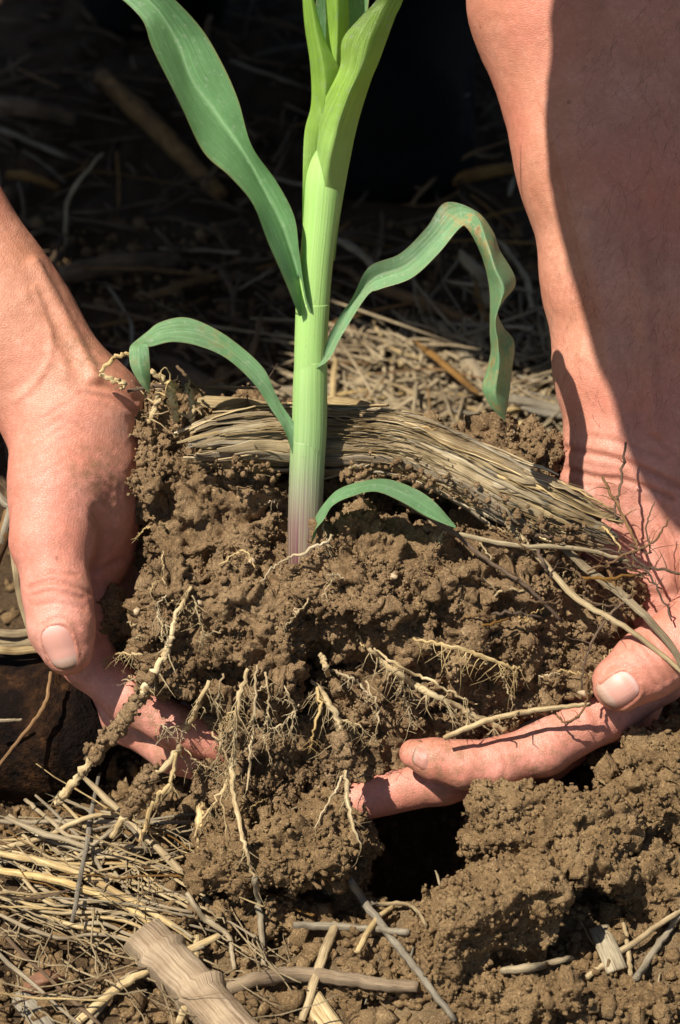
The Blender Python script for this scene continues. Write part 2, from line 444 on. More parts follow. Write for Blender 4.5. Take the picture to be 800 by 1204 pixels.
MAT['leafmid'] = leaf_mat('lower_leaf_blade', (0.21, 0.40, 0.175), (0.33, 0.48, 0.26), scorch=0.30, rim=(0.28, 0.24, 0.11))

m = M('deadleaf'); pos = m.n('NewGeometry').outputs['Position']
nz = m.noise(pos, 90, 4, 0.6)
m.set(Base_Color=m.ramp(nz, [(0.3, (0.07, 0.03, 0.014)), (0.55, (0.22, 0.10, 0.05)), (0.8, (0.36, 0.20, 0.11))]), Roughness=0.7)
m.put(m.b.inputs['Normal'], m.bump(nz, 0.002, 0.7)); MAT['deadleaf'] = m.m

m = M('stalk'); uv = m.n('UVMap').outputs[0]; pos = m.n('NewGeometry').outputs['Position']
st = m.noise(m.n('Mapping', {'Vector': uv, 'Scale': (24.0, 6.0, 1.0)}).outputs[0], 2.4, 3, 0.6)
g = m.attr('rise')
base = m.ramp(g, [(0.0, (0.13, 0.04, 0.045)), (0.07, (0.17, 0.07, 0.085)), (0.13, (0.22, 0.20, 0.14)), (0.21, (0.23, 0.37, 0.13)), (0.4, (0.30, 0.51, 0.13)), (1.0, (0.37, 0.62, 0.14))])
base = m.mix(m.ramp(st, [(0.35, (0, 0, 0)), (0.7, (0.7, 0.7, 0.7))]), base, m.mix(0.5, base, c4(0.5, 0.62, 0.3)))
base = m.mix(m.ramp(m.noise(pos, 500, 3, 0.7), [(0.62, (0, 0, 0)), (0.74, (0.35, 0.35, 0.35))]), base, c4(0.25, 0.2, 0.1))
m.set(Base_Color=base, Roughness=0.55); m.b.inputs['Subsurface Weight'].default_value = 0.25
m.b.inputs['Subsurface Radius'].default_value = (0.004, 0.008, 0.002); m.b.inputs['Subsurface Scale'].default_value = 0.5
m.put(m.b.inputs['Normal'], m.bump(st, 0.00035, 0.9)); MAT['stalk'] = m.m

m = M('skin'); pos = m.n('NewGeometry').outputs['Position']
big = m.noise(pos, 45, 5, 0.65); blot = m.noise(pos, 16, 3, 0.6); fine = m.noise(pos, 520, 4, 0.65); palm = m.attr('palm'); crease = m.attr('crease'); dirt = m.attr('dirt')
tan = m.ramp(big, [(0.3, (0.49, 0.205, 0.115)), (0.55, (0.625, 0.285, 0.18)), (0.75, (0.70, 0.355, 0.24))])
pink = m.ramp(big, [(0.3, (0.55, 0.205, 0.145)), (0.55, (0.69, 0.305, 0.23)), (0.75, (0.77, 0.41, 0.325))])
base = m.mix(palm, tan, pink)
base = m.mix(m.ramp(blot, [(0.40, (0, 0, 0)), (0.64, (0.75, 0.75, 0.75))]), base, c4(0.60, 0.20, 0.13))
base = m.mix(m.ramp(fine, [(0.36, (0.34, 0.34, 0.34)), (0.55, (0, 0, 0))]), base, c4(0.46, 0.18, 0.115))
base = m.mix(m.ramp(fine, [(0.56, (0, 0, 0)), (0.74, (0.25, 0.25, 0.25))]), base, c4(0.80, 0.52, 0.40))
base = m.mix(m.math('MULTIPLY', crease, 0.65), base, c4(0.33, 0.11, 0.065))
sp = m.ramp(m.noise(pos, 1500, 2, 0.7), [(0.64, (0, 0, 0)), (0.70, (1, 1, 1))])
base = m.mix(m.math('MULTIPLY', sp, m.math('MULTIPLY', dirt, 0.8)), base, c4(0.50, 0.38, 0.22))
base = m.mix(m.math('MULTIPLY', dirt, m.math('MULTIPLY', m.ramp(m.noise(pos, 210, 5, 0.7), [(0.40, (0, 0, 0)), (0.62, (1, 1, 1))]), 0.8)), base, c4(0.25, 0.135, 0.065))
mole = m.n('TexVoronoi', {'Vector': pos, 'Scale': 52.0}).outputs[0]
base = m.mix(m.ramp(mole, [(0.03, (0.55, 0.55, 0.55)), (0.055, (0, 0, 0))]), base, c4(0.20, 0.075, 0.04))
sv = m.n('Mapping', {'Vector': pos, 'Scale': (1.0, 0.55, 1.7)}).outputs[0]
wv = m.mix(0.12, sv, m.n('TexNoise', {'Vector': pos, 'Scale': 300.0}).outputs[1])
wr = m.n('TexVoronoi', {'Vector': sv, 'Scale': 850.0, 'Randomness': 1.0}, feature='DISTANCE_TO_EDGE').outputs[0]
wrs = m.ramp(wr, [(0.0, (0, 0, 0)), (0.10, (0.7, 0.7, 0.7)), (0.3, (1, 1, 1))])
base = m.mix(m.ramp(wr, [(0.0, (0.22, 0.22, 0.22)), (0.10, (0, 0, 0))]), base, c4(0.40, 0.15, 0.09))
m.set(Base_Color=base, Roughness=m.math('ADD', 0.36, m.math('MULTIPLY', fine, 0.26)))
m.b.inputs['Specular IOR Level'].default_value = 0.45
m.b.inputs['Subsurface Weight'].default_value = 0.10; m.b.inputs['Subsurface Radius'].default_value = (1.0, 0.35, 0.2); m.b.inputs['Subsurface Scale'].default_value = 0.0022
nrm = m.bump(wrs, 0.00016, 0.55)
nrm = m.bump(m.noise(pos, 1500, 3, 0.6), 0.00022, 0.6, nrm)
nrm = m.bump(m.noise(pos, 260, 4, 0.6), 0.0005, 0.4, nrm)
m.put(m.b.inputs['Normal'], nrm); MAT['skin'] = m.m

m = M('nail'); uv = m.n('UVMap').outputs[0]; sep = m.n('SeparateXYZ', {'Vector': uv})
m.set(Base_Color=m.ramp(sep.outputs[1], [(0.0, (0.66, 0.38, 0.31)), (0.08, (0.74, 0.50, 0.43)), (0.22, (0.70, 0.40, 0.315)), (0.72, (0.70, 0.41, 0.325)), (0.80, (0.66, 0.50, 0.40)), (0.93, (0.52, 0.38, 0.27)), (1.0, (0.22, 0.14, 0.08))]), Roughness=0.42)
m.put(m.b.inputs['Normal'], m.bump(m.noise(m.n('Mapping', {'Vector': uv, 'Scale': (40.0, 1.5, 1.0)}).outputs[0], 1.0, 2), 0.00025, 0.7)); MAT['nail'] = m.m
for e_ in [n_ for n_ in m.t.nodes if n_.type == 'VALTORGB'][0].color_ramp.elements: e_.color = (e_.color[0] * 0.88, e_.color[1] * 0.76, e_.color[2] * 0.74, 1)
MAT['dirtynail'] = MAT['nail'].copy(); MAT['dirtynail'].name = 'dirty_nail'
for e_ in [n_ for n_ in MAT['dirtynail'].node_tree.nodes if n_.type == 'VALTORGB'][0].color_ramp.elements: e_.color = (e_.color[0] * 0.62, e_.color[1] * 0.52, e_.color[2] * 0.46, 1)

def plain(name, col, rough, sc=200, var=0.5, bumpd=0.0006):
    m = M(name); pos = m.n('NewGeometry').outputs['Position']; nz = m.noise(pos, sc, 4, 0.6)
    m.set(Base_Color=m.ramp(nz, [(0.3, tuple(x * (1 - var) for x in col)), (0.7, tuple(x * (1 + var) for x in col))]), Roughness=rough)
    m.put(m.b.inputs['Normal'], m.bump(nz, bumpd, 0.6)); return m.m
MAT['hair'] = plain('body_hair', (0.05, 0.022, 0.01), 0.5)
MAT['shirt'] = plain('shirt_cloth', (0.16, 0.18, 0.22), 0.9, 700)
MAT['trousers'] = plain('trouser_cloth', (0.006, 0.006, 0.0065), 0.9, 900)
MAT['boot'] = plain('boot_leather', (0.004, 0.0038, 0.0035), 0.9, 300)
for k_ in ('boot', 'trousers'): MAT[k_].node_tree.nodes['Principled BSDF'].inputs['Specular IOR Level'].default_value = 0.12
MAT['lace'] = plain('boot_lace', (0.30, 0.27, 0.2), 0.8, 900)
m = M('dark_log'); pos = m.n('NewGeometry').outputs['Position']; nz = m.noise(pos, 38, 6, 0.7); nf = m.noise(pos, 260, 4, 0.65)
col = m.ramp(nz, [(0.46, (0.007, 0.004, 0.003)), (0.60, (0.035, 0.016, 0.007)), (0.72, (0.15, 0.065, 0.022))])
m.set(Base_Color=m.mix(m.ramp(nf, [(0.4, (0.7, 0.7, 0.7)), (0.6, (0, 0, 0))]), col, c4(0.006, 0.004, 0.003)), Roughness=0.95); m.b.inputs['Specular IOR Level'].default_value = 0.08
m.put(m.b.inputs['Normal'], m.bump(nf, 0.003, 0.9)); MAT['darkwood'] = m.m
MAT['pebble'] = plain('pebble', (0.40, 0.29, 0.17), 0.7, 300, 0.3)
MAT['moss'] = plain('lichen', (0.17, 0.21, 0.13), 0.9, 300, 0.5)

# ------------------------------------------------------------------ ground
def ray_plane(x, y, h):
    d = P([(x, y, 0)])[0] - CAMP; return CAMP + d * ((h - CAMP[2]) / d[2])
PITC = ray_plane(480, 1010, -0.02)
def H(x, y):
    p = np.stack([x, y, np.zeros_like(x)], 1)
    z = 0.010 * fbm(p, 16, 3, 5) + 0.005 * fbm(p, 60, 2, 9)
    near = np.clip((0.20 - y) / 0.08, 0, 1)
    wl = 1 - np.clip(worley(p, 42, 3) / 0.8, 0, 1)
    z = z + 0.007 * wl * near
    # the hole the clump came out of
    d = np.sqrt(((x - PITC[0]) / 0.034) ** 2 + ((y - PITC[1] - 0.012) / 0.052) ** 2)
    z = z - 0.085 * np.clip(1.25 - d, 0, 1) ** 0.8
    # heap of loose soil at the right, ledge under the clump
    z = z + 0.026 * np.exp(-((x - 0.125) / 0.075) ** 2 - ((y + 0.035) / 0.065) ** 2)
    z = z + 0.026 * np.exp(-((x + 0.030) / 0.035) ** 2 - ((y + 0.052) / 0.022) ** 2)
    return z
def on_ground(x, y, lift=0.0):
    """photo pixel -> point on the ground surface plus lift (metres)"""
    d = P([(x, y, 0)])[0] - CAMP
    t = np.linspace(0.75, 2.2, 700); q = CAMP + d * t[:, None]
    k = np.argmax(q[:, 2] < H(q[:, 0], q[:, 1]) + lift)
    return q[max(k, 1)]
def axis_pts(segs):
    a = []
    for lo, hi, st in segs: a.append(np.arange(lo, hi, st))
    return np.unique(np.round(np.concatenate(a), 5))
far = np.array([1.2, 1.6, 2.2, 3.2, 5, 8, 14, 25, 50, 100, 220])
gx = np.concatenate([-far[::-1], axis_pts([(-0.9, -0.36, 0.03), (-0.36, -0.2, 0.006), (-0.2, 0.22, 0.0017), (0.22, 0.36, 0.006), (0.36, 0.9, 0.03)]), far])
gy = np.concatenate([-far[::-1], axis_pts([(-0.9, -0.24, 0.03), (-0.24, -0.17, 0.006), (-0.17, 0.06, 0.0016), (0.06, 0.35, 0.004), (0.35, 0.85, 0.008), (0.85, 1.2, 0.03)]), far + 0.3])
GX, GY = np.meshgrid(gx, gy, indexing='ij')
gz = H(GX.ravel(), GY.ravel())
fade = np.exp(-np.maximum(0, np.hypot(GX.ravel(), GY.ravel()) - 0.9) / 1.0)
gp = np.stack([GX.ravel(), GY.ravel(), gz * fade], 1)
inner = (np.abs(gp[:, 0]) < 0.3) & (gp[:, 1] < 0.4) & (gp[:, 1] > -0.3)
gi = np.where(inner)[0]; pp = gp[gi]
gp[gi, 2] += 0.0022 * (0.55 - worley(pp, 210, 31)) + 0.0010 * fbm(pp, 500, 2, 8)
nx, ny = len(gx), len(gy)
ii = np.arange(nx - 1)[:, None] * ny; jj = np.arange(ny - 1)[None]
gq = np.stack([ii + jj, ii + ny + jj, ii + ny + jj + 1, ii + jj + 1], -1).reshape(-1, 4)
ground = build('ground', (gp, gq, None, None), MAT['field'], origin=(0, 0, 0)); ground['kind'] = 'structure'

# loose crumbs lying on the ground
def ground_crumbs(n, xr, yr, rmin, rmax, pw=3.0):
    x = rng.uniform(*xr, n); y = rng.uniform(*yr, n)
    p = np.stack([x, y, H(x, y)], 1)
    keep = fbm(p, 40, 2, 77) + 0.35 > rng.uniform(-0.5, 0.5, n); p = p[keep]
    r = rmin + (rmax - rmin) * rng.power(1, len(p)) ** pw
    p[:, 2] += r * 0.35
    return p, r
gc = Geo()
for args in ((11000, (-0.17, 0.17), (-0.17, 0.02), 0.0006, 0.0032), (1600, (-0.16, 0.16), (-0.17, 0.03), 0.002, 0.006), (3500, (-0.2, 0.25), (0.05, 0.45), 0.001, 0.005)):
    p, r = ground_crumbs(*args); crumbs(gc, p, r)
tag(build('soil_crumbs', gc, MAT['ground'], origin=(0, 0, 0), smooth=False), 'loose brown soil crumbs scattered over the ground', 'soil', kind='stuff')

# ------------------------------------------------------------------ implicit soil bodies
def displaced(f, lo, hi, h, seed, amp=1.0):
    """extract in local frame, roughen along normals, return world verts/quads/normals"""
    v, q = surface_nets(f, lo, hi, h, 0.016)
    n = vnormals(v, q)
    wv = v + 0.0030 * np.stack([vnoise(v, 160, seed + 21), vnoise(v, 160, seed + 22), vnoise(v, 160, seed + 23)], 1) + 0.0010 * np.stack([vnoise(v, 620, seed + 24), vnoise(v, 620, seed + 25), vnoise(v, 620, seed + 26)], 1)
    d = 0.0045 * fbm(v, 62, 3, seed + 30) + 0.0030 * (0.5 - worley(wv, 120, seed)) + 0.0022 * (0.5 - worley(wv, 290, seed + 5)) - 0.0022 * np.abs(vnoise(wv, 380, seed + 9)) + 0.0011 * fbm(v, 800, 2, seed + 3)
    tr_ = fbm(wv, 135, 2, seed + 33) * 4.0; fr = tr_ - np.floor(tr_); d = d + 0.0021 * (np.floor(tr_) + np.clip((fr - 0.40) / 0.2, 0, 1))     # broken, stepped faces
    v = v + n * (d * amp)[:, None]
    return toW(v), q, toW(n) - CEN
def scatter(v, n, count, rmin, rmax, pw=3.2, sel=None, sink=0.15):
    idx = np.arange(len(v)) if sel is None else np.where(sel)[0]
    k = rng.choice(idx, count)
    r = rmin + (rmax - rmin) * rng.power(1, count) ** pw
    return v[k] + n[k] * (r * (sink + rng.uniform(-0.2, 0.3, count)))[:, None] + rng.normal(0, 0.0004, (count, 3)), r

CLUMP_E = [  # photo x, y, w, rx, ry, rw
    (430, 688, -8, 128, 84, 96), (365, 700, 10, 120, 70, 95), (350, 610, 30, 110, 60, 60), (560, 672, 12, 118, 72, 84), (650, 716, 8, 84, 66, 70),
    (690, 700, 30, 62, 60, 60), (595, 742, -34, 58, 46, 46), (655, 780, -2, 52, 40, 46), (345, 872, 36, 112, 92, 66), (425, 850, 34, 84, 84, 60),
    (288, 910, 26, 60, 64, 50), (335, 930, 20, 66, 46, 50), (300, 850, -20, 40, 34, 40), (520, 760, 20, 110, 74, 70), (545, 830, 30, 70, 48, 46), (135, 745, 44, 32, 52, 40), (560, 560, 60, 120, 60, 60), (300, 520, 46, 110, 46, 52), (205, 470, 40, 40, 26, 38)]
CLUMP_B = [(248, 572, 26, 86, 96, 66, 30, 0.06), (262, 752, -14, 104, 76, 76, 30, -0.10)]
def clump_sdf(p):
    d = None
    for x, y, w, a, b, c in CLUMP_E:
        k = S0 * (1 + w / DPX); e = ell(p, L([(x, y, w)])[0], np.array([a, b, c]) * k)
        d = e if d is None else smin(d, e, 0.004)
    for x, y, w, a, b, c, r, rot in CLUMP_B:
        cs, sn = math.cos(rot), math.sin(rot)
        e = rbox(p, L([(x, y, w)])[0], np.array([a, b, c]) * S0, r * S0, np.array([[cs, -sn, 0], [sn, cs, 0], [0, 0, 1.0]]))
        d = smin(d, e, 0.003)
    # crevices between the blocks
    def cut(d, a, b, r):
        A, B = L([a])[0], L([b])[0]; return np.maximum(d, -cap(p, A, B, r * S0, r * S0 * 0.6))
    d = cut(d, (110, 660, -66), (235, 674, -66), 24)
    d = cut(d, (225, 674, -80), (340, 660, -84), 15)
    d = cut(d, (440, 850, -70), (570, 805, -70), 28)
    d = cut(d, (555, 780, -85), (650, 750, -70), 16)
    d = cut(d, (270, 800, -80), (430, 808, -80), 20)
    d = cut(d, (505, 680, -105), (545, 770, -90), 16)
    d = cut(d, (600, 690, -90), (720, 740, -70), 13)
    d = cut(d, (400, 880, -60), (430, 930, -50), 12)
    return d + 0.006 * vnoise(p, 45, 3) + 0.0035 * vnoise(p, 110, 4)
cv, cq, cn = displaced(clump_sdf, L([(80, 1010, 150)])[0] - 0.005, L([(790, 420, -170)])[0] + 0.005, 0.00105, 11)
clump = thing('soil_clump', P([(390, 900, 20)])[0], 'big crumbly brown lump of earth cradled in two hands', 'soil clump')
build('earth', (cv, cq, None, None), MAT['soil'], clump)
cam_face = (cn @ BV) > -0.25
cg = Geo()
p, r = scatter(cv, cn, 36000, 0.00025, 0.0012, sel=cam_face & (fbm(cv, 75, 2, 91) > -0.12)); crumbs(cg, p, r)
p, r = scatter(cv, cn, 420, 0.0011, 0.0030, sel=cam_face); crumbs(cg, p, r)
ckpts = []
for path, rad in (([(178, 800, -106), (150, 840, -92), (125, 870, -80), (108, 892, -72)], 10), ([(180, 905, -80), (165, 935, -70), (150, 955, -60)], 8), ([(400, 868, -108), (410, 900, -108)], 9)):
    c = crom(path, 60)
    for k in range(3): ckpts.append(np.c_[c + rng.normal(0, rad * 0.45, c.shape), np.full(60, rad)])
ck = np.vstack(ckpts); crumbs(cg, P(ck[:, :3]), rng.uniform(0.0008, 0.0028, len(ck)))
_a = crom([(250, 548, -92), (330, 552, -84), (420, 556, -76), (500, 560, -80), (580, 598, -92), (690, 632, -92)], 420)
_a[:, :3] += rng.normal(0, 1, (420, 3)) * (8, 9, 6); _a = _a[(_a[:, 0] < 328) | (_a[:, 0] > 400)]; crumbs(cg, P(_a), 0.0004 + 0.0018 * rng.power(1, len(_a)) ** 3)
tag(build('crumbs', cg, MAT['soil'], clump, smooth=False), kind='stuff')

# pale grit and small stones stuck in the clump
pick = rng.choice(np.where(cam_face)[0], 26)
for i in pick:
    g_ = Geo(); crumbs(g_, cv[i:i + 1] + cn[i:i + 1] * 0.0006, np.array([rng.uniform(0.0011, 0.0024)]))
    build('pebble', g_, MAT['pebble'], clump, smooth=True)

# clods on the ground
CLODV = []
def clod(parts, label, seed, h=0.0011, group=None, boxes=(), amp=0.8):
    E = [(on_ground(x, y, lift), np.array(r) * S0) for x, y, lift, r in parts]
    E = [(toL(c[None])[0], r) for c, r in E]
    BX = [(toL(on_ground(x, y, lift)[None])[0], np.array(hh) * S0, rr * S0, np.array(Matrix.Rotation(ang, 3, Vector(axv)))) for x, y, lift, hh, rr, ang, axv in boxes]
    def f(p):
        d = None
        for c, r in E:
            e = ell(p, c, r); d = e if d is None else smin(d, e, 0.004)
        for c, hh, rr, ax_ in BX: d = smin(d, rbox(p, c, hh, rr, ax_), 0.004)
        return d + 0.0065 * vnoise(p, 36, seed) + 0.0045 * np.abs(vnoise(p, 85, seed + 1)) + 0.002 * vnoise(p, 170, seed + 2)
    AL = E + [(c, np.full(3, np.linalg.norm(hh) * 0.9)) for c, hh, rr, ax_ in BX]
    lo = np.min([c - r for c, r in AL], 0) - 0.010; hi = np.max([c + r for c, r in AL], 0) + 0.010
    v, q, n = displaced(f, lo, hi, h, seed + 40, amp)
    CLODV.append(v[(n @ BV) > -0.2])
    base = np.array([v[:, 0].mean(), v[:, 1].mean(), v[:, 2].min()])
    t = thing('soil_clod', base, label, 'soil clod', group)
    build('earth', (v, q, None, None), MAT['ground'], t)
    g = Geo(); k = int(len(v) * 0.17)
    p, r = scatter(v, n, k, 0.0003, 0.0017, sel=(n @ BV) > -0.2); crumbs(g, p, r)
    tag(build('crumbs', g, MAT['ground'], t, smooth=False), kind='stuff')
GR = 'soil clods heaped at the lower right'
clod([(548, 1095, 0.012, (50, 50, 50))], 'large angular soil clod in front of the dark hole', 101, group=GR, boxes=[(574, 1088, 0.030, (76, 60, 52), 14, 0.5, (0.5, 1, 0.2))], amp=0.42)
clod([(604, 988, 0.014, (50, 34, 50)), (690, 985, 0.018, (52, 48, 50))], 'broad soil clod just below the right hand fingers', 111, group=GR, boxes=[(652, 985, 0.024, (82, 48, 54), 20, -0.4, (1, 0.4, 0.5))], amp=0.7)
clod([(765, 935, 0.012, (62, 66, 50)), (800, 900, 0.02, (50, 40, 45))], 'soil clod at the right edge under the right thumb', 121, group=GR)
clod([(720, 885, 0.01, (48, 34, 40))], 'small soil clod wedged between thumb and forefinger shadow at right', 131, group=GR)
clod([(780, 1035, 0.006, (56, 36, 40))], 'low soil clod at the right edge above the crossed straws', 141, group=GR)
clod([(590, 1172, 0.006, (60, 30, 40)), (650, 1180, 0.004, (44, 24, 36))], 'flattened soil clod at the bottom edge below the pale stick', 151, group=GR)
clod([(755, 1175, 0.006, (58, 30, 40))], 'soil clod in the bottom right corner of the picture', 161, group=GR)
clod([(330, 1010, 0.022, (96, 56, 44)), (270, 985, 0.02, (46, 44, 40)), (395, 1000, 0.016, (50, 56, 40))], 'broad bank of earth under the hanging roots left of the hole', 171)
clod([(235, 1075, 0.006, (50, 26, 34)), (300, 1090, 0.004, (60, 24, 30))], 'low crumbly soil ridge beside the broken stalk', 181)
clod([(450, 1165, 0.004, (60, 26, 40))], 'small crumbly soil clod at the bottom between twig and big clod', 191)

# ------------------------------------------------------------------ person
def J(*p): return p
def chain(rows):
    """rows of photo x, y, w, r(px) -> capsule list in local frame"""
    q = L([r[:3] for r in rows]); k = [r[3] * S0 * (1 + r[2] / DPX) for r in rows]
    return [(q[i], q[i + 1], k[i], k[i + 1]) for i in range(len(rows) - 1)]
def ev(prims, p, k):
    d = None
    for a, b, ra, rb in prims:
        e = cap(p, a, b, ra, rb); d = e if d is None else smin(d, e, k)
    return d
def hand_sdf(H_):
    def f(p):
        base = ev(H_['base'], p, 0.010); d = base
        for fg, k in H_['fingers']:
            d = np.minimum(d, smin(base, ev(fg, p, 0.004), k))
        return d
    return f
ELB_L = (-380, -95, 60); ELB_R = (716, -215, 95)
LEFT = {'base': chain([(-395, -80, 50, 125), (-180, 130, 40, 112), (-12, 352, 20, 76), (96, 478, 6, 60)]) + chain([(-365, -115, 70, 125), (-195, 150, 55, 112), (12, 395, 34, 72), (72, 508, 20, 58)])
        + chain([(72, 508, 2, 56), (70, 570, -22, 54), (62, 628, -42, 44)]) + chain([(98, 485, 14, 62), (100, 545, 20, 60), (96, 605, 26, 56), (102, 645, 40, 47)])
        + chain([(122, 480, 40, 44), (130, 560, 62, 40), (120, 640, 70, 40)]),
        'fingers': [(chain([(66, 590, -28, 48), (60, 636, -48, 44), (68, 700, -72, 38.5), (73, 738, -80, 38), (80, 764, -82, 30)]), 0.006),
                    (chain([(104, 640, 50, 42), (96, 715, 30, 36), (104, 778, 6, 30), (152, 822, -8, 28), (212, 858, -8, 25), (262, 878, 0, 21)]), 0.006),
                    (chain([(120, 650, 82, 40), (112, 750, 78, 34), (150, 845, 50, 28), (205, 882, 22, 26), (290, 915, 30, 21)]), 0.004),
                    (chain([(130, 640, 104, 38), (140, 760, 108, 32), (200, 852, 96, 29), (300, 890, 80, 24)]), 0.004),
                    (chain([(138, 620, 122, 34), (170, 740, 134, 28), (230, 820, 124, 25), (300, 860, 112, 21)]), 0.004)]}
RIGHT = {'base': chain([(690, -215, 90, 118), (668, 0, 62, 112), (705, 190, 52, 92), (722, 330, 46, 79), (727, 430, 44, 70), (732, 522, 44, 65)])
         + chain([(755, -215, 100, 120), (775, 0, 70, 118), (795, 190, 60, 104), (803, 360, 52, 86), (804, 525, 44, 64)])
         + chain([(800, 525, 34, 64), (838, 610, 8, 66), (862, 690, -18, 56)]) + chain([(730, 545, 44, 62), (712, 620, 66, 62), (735, 710, 92, 56)])
         + chain([(770, 560, 50, 64), (780, 660, 66, 60), (790, 740, 66, 52)]),
         'fingers': [(chain([(852, 660, -12, 56), (858, 708, -28, 52), (800, 757, -62, 42), (762, 781, -76, 39.5), (730, 803, -82, 34)]), 0.007),
                     (chain([(800, 735, 60, 46), (772, 790, 30, 37), (712, 836, -8, 34), (640, 880, -42, 30), (585, 898, -52, 29), (545, 899, -56, 27.5), (512, 893, -57, 23.5), (487, 886, -56, 17)]), 0.006),
                     (chain([(780, 740, 86, 44), (740, 830, 62, 34), (640, 890, 22, 29), (520, 918, -4, 27), (415, 943, -10, 24)]), 0.004),
                     (chain([(760, 735, 108, 42), (710, 840, 100, 32), (600, 890, 70, 28), (480, 900, 50, 23)]), 0.004),
                     (chain([(745, 720, 126, 38), (690, 820, 130, 28), (590, 860, 112, 24), (510, 860, 100, 20)]), 0.004)]}
def seglist_dist(px, line):
    d = np.full(len(px), 1e9)
    l = crom(line, 14)
    for a, b in zip(l[:-1], l[1:]):
        ab = b - a; t = np.clip(((px - a) @ ab) / (ab @ ab + 1e-9), 0, 1)
        d = np.minimum(d, np.linalg.norm(px - a - t[:, None] * ab, axis=1))
    return d
CREASE_L = [([(34, 690), (60, 683), (92, 690), (106, 698)], 2.2, 3.0), ([(38, 700), (64, 695), (98, 703)], 1.8, 2.4), ([(40, 680), (62, 672), (92, 676)], 1.6, 2.0), ([(44, 712), (68, 709), (100, 716)], 1.4, 2.0),
            ([(108, 452), (135, 455), (160, 470)], 2.5, 4.0), ([(95, 462), (130, 468), (158, 484)], 1.8, 3.0), ([(112, 600), (120, 635), (110, 670)], 2.2, 5), ([(112, 672), (128, 664), (146, 655)], 2.0, 3.5),
            ([(52, 735), (62, 728), (80, 727), (93, 738)], 1.5, 2.5)]
for k in range(10):
    y0 = 498 + k * 11; CREASE_L.append(([(76 + k * 2, y0 - 4), (105 + k, y0 + 12 + k), (134, y0 + 32 + k)], 0.75, 2.4))
for k in range(6):
    y0 = 470 + k * 13; CREASE_L.append(([(28 + k, y0 + 28), (50, y0 + 22), (78, y0 + 5)], 0.7, 2.4))
RIDGE_L = [([(20, 470), (50, 440), (60, 400), (40, 340)], 1.8, 4.5), ([(40, 310), (75, 375), (112, 445)], 6.0, 8.0), ([(30, 350), (60, 400), (78, 440)], 3.0, 9.0)]
CREASE_R = [([(665, 527), (700, 534), (740, 544), (800, 572), (850, 590)], 4.0, 3.6), ([(668, 551), (700, 561), (740, 566), (790, 586)], 3.2, 3.2), ([(690, 512), (730, 520), (780, 538)], 1.6, 3), ([(765, 512), (790, 530), (820, 560)], 1.6, 3),
            ([(742, 762), (756, 780), (772, 806)], 2.0, 3.0), ([(752, 754), (768, 774), (784, 800)], 1.8, 3.0), ([(762, 748), (778, 768), (794, 793)], 1.5, 2.5), ([(712, 790), (722, 781), (742, 786), (751, 800)], 1.4, 2.5),
            ([(742, 690), (775, 700), (800, 690), (830, 650)], 2.2, 5), ([(590, 880), (595, 902), (590, 920)], 1.2, 3.0), ([(543, 880), (546, 896), (542, 914)], 1.0, 2.6), ([(690, 825), (700, 846), (702, 866)], 1.8, 4)]
for k in range(12):
    x0 = 690 + k * 13; CREASE_R.append(([(x0, 588 + k * 3), (x0 + 14, 615 + k * 4), (x0 + 20, 650 + k * 4)], 0.8, 2.6))
RIDGE_R = [([(690, 260), (712, 400), (726, 505)], 4.5, 11.0), ([(745, 250), (760, 400), (772, 505)], 5.5, 10.0), ([(640, 120), (668, 230), (690, 330), (684, 420)], 2.2, 5.0), ([(800, 80), (770, 190), (778, 300), (750, 390)], 2.2, 5.0), ([(652, 556), (668, 566), (690, 580)], 4, 14)]
DIRT = {'L': [(105, 420, 60), (120, 560, 55), (80, 780, 40), (190, 850, 80)], 'R': [(520, 895, 90), (700, 620, 70), (720, 820, 40), (640, 890, 70)]}
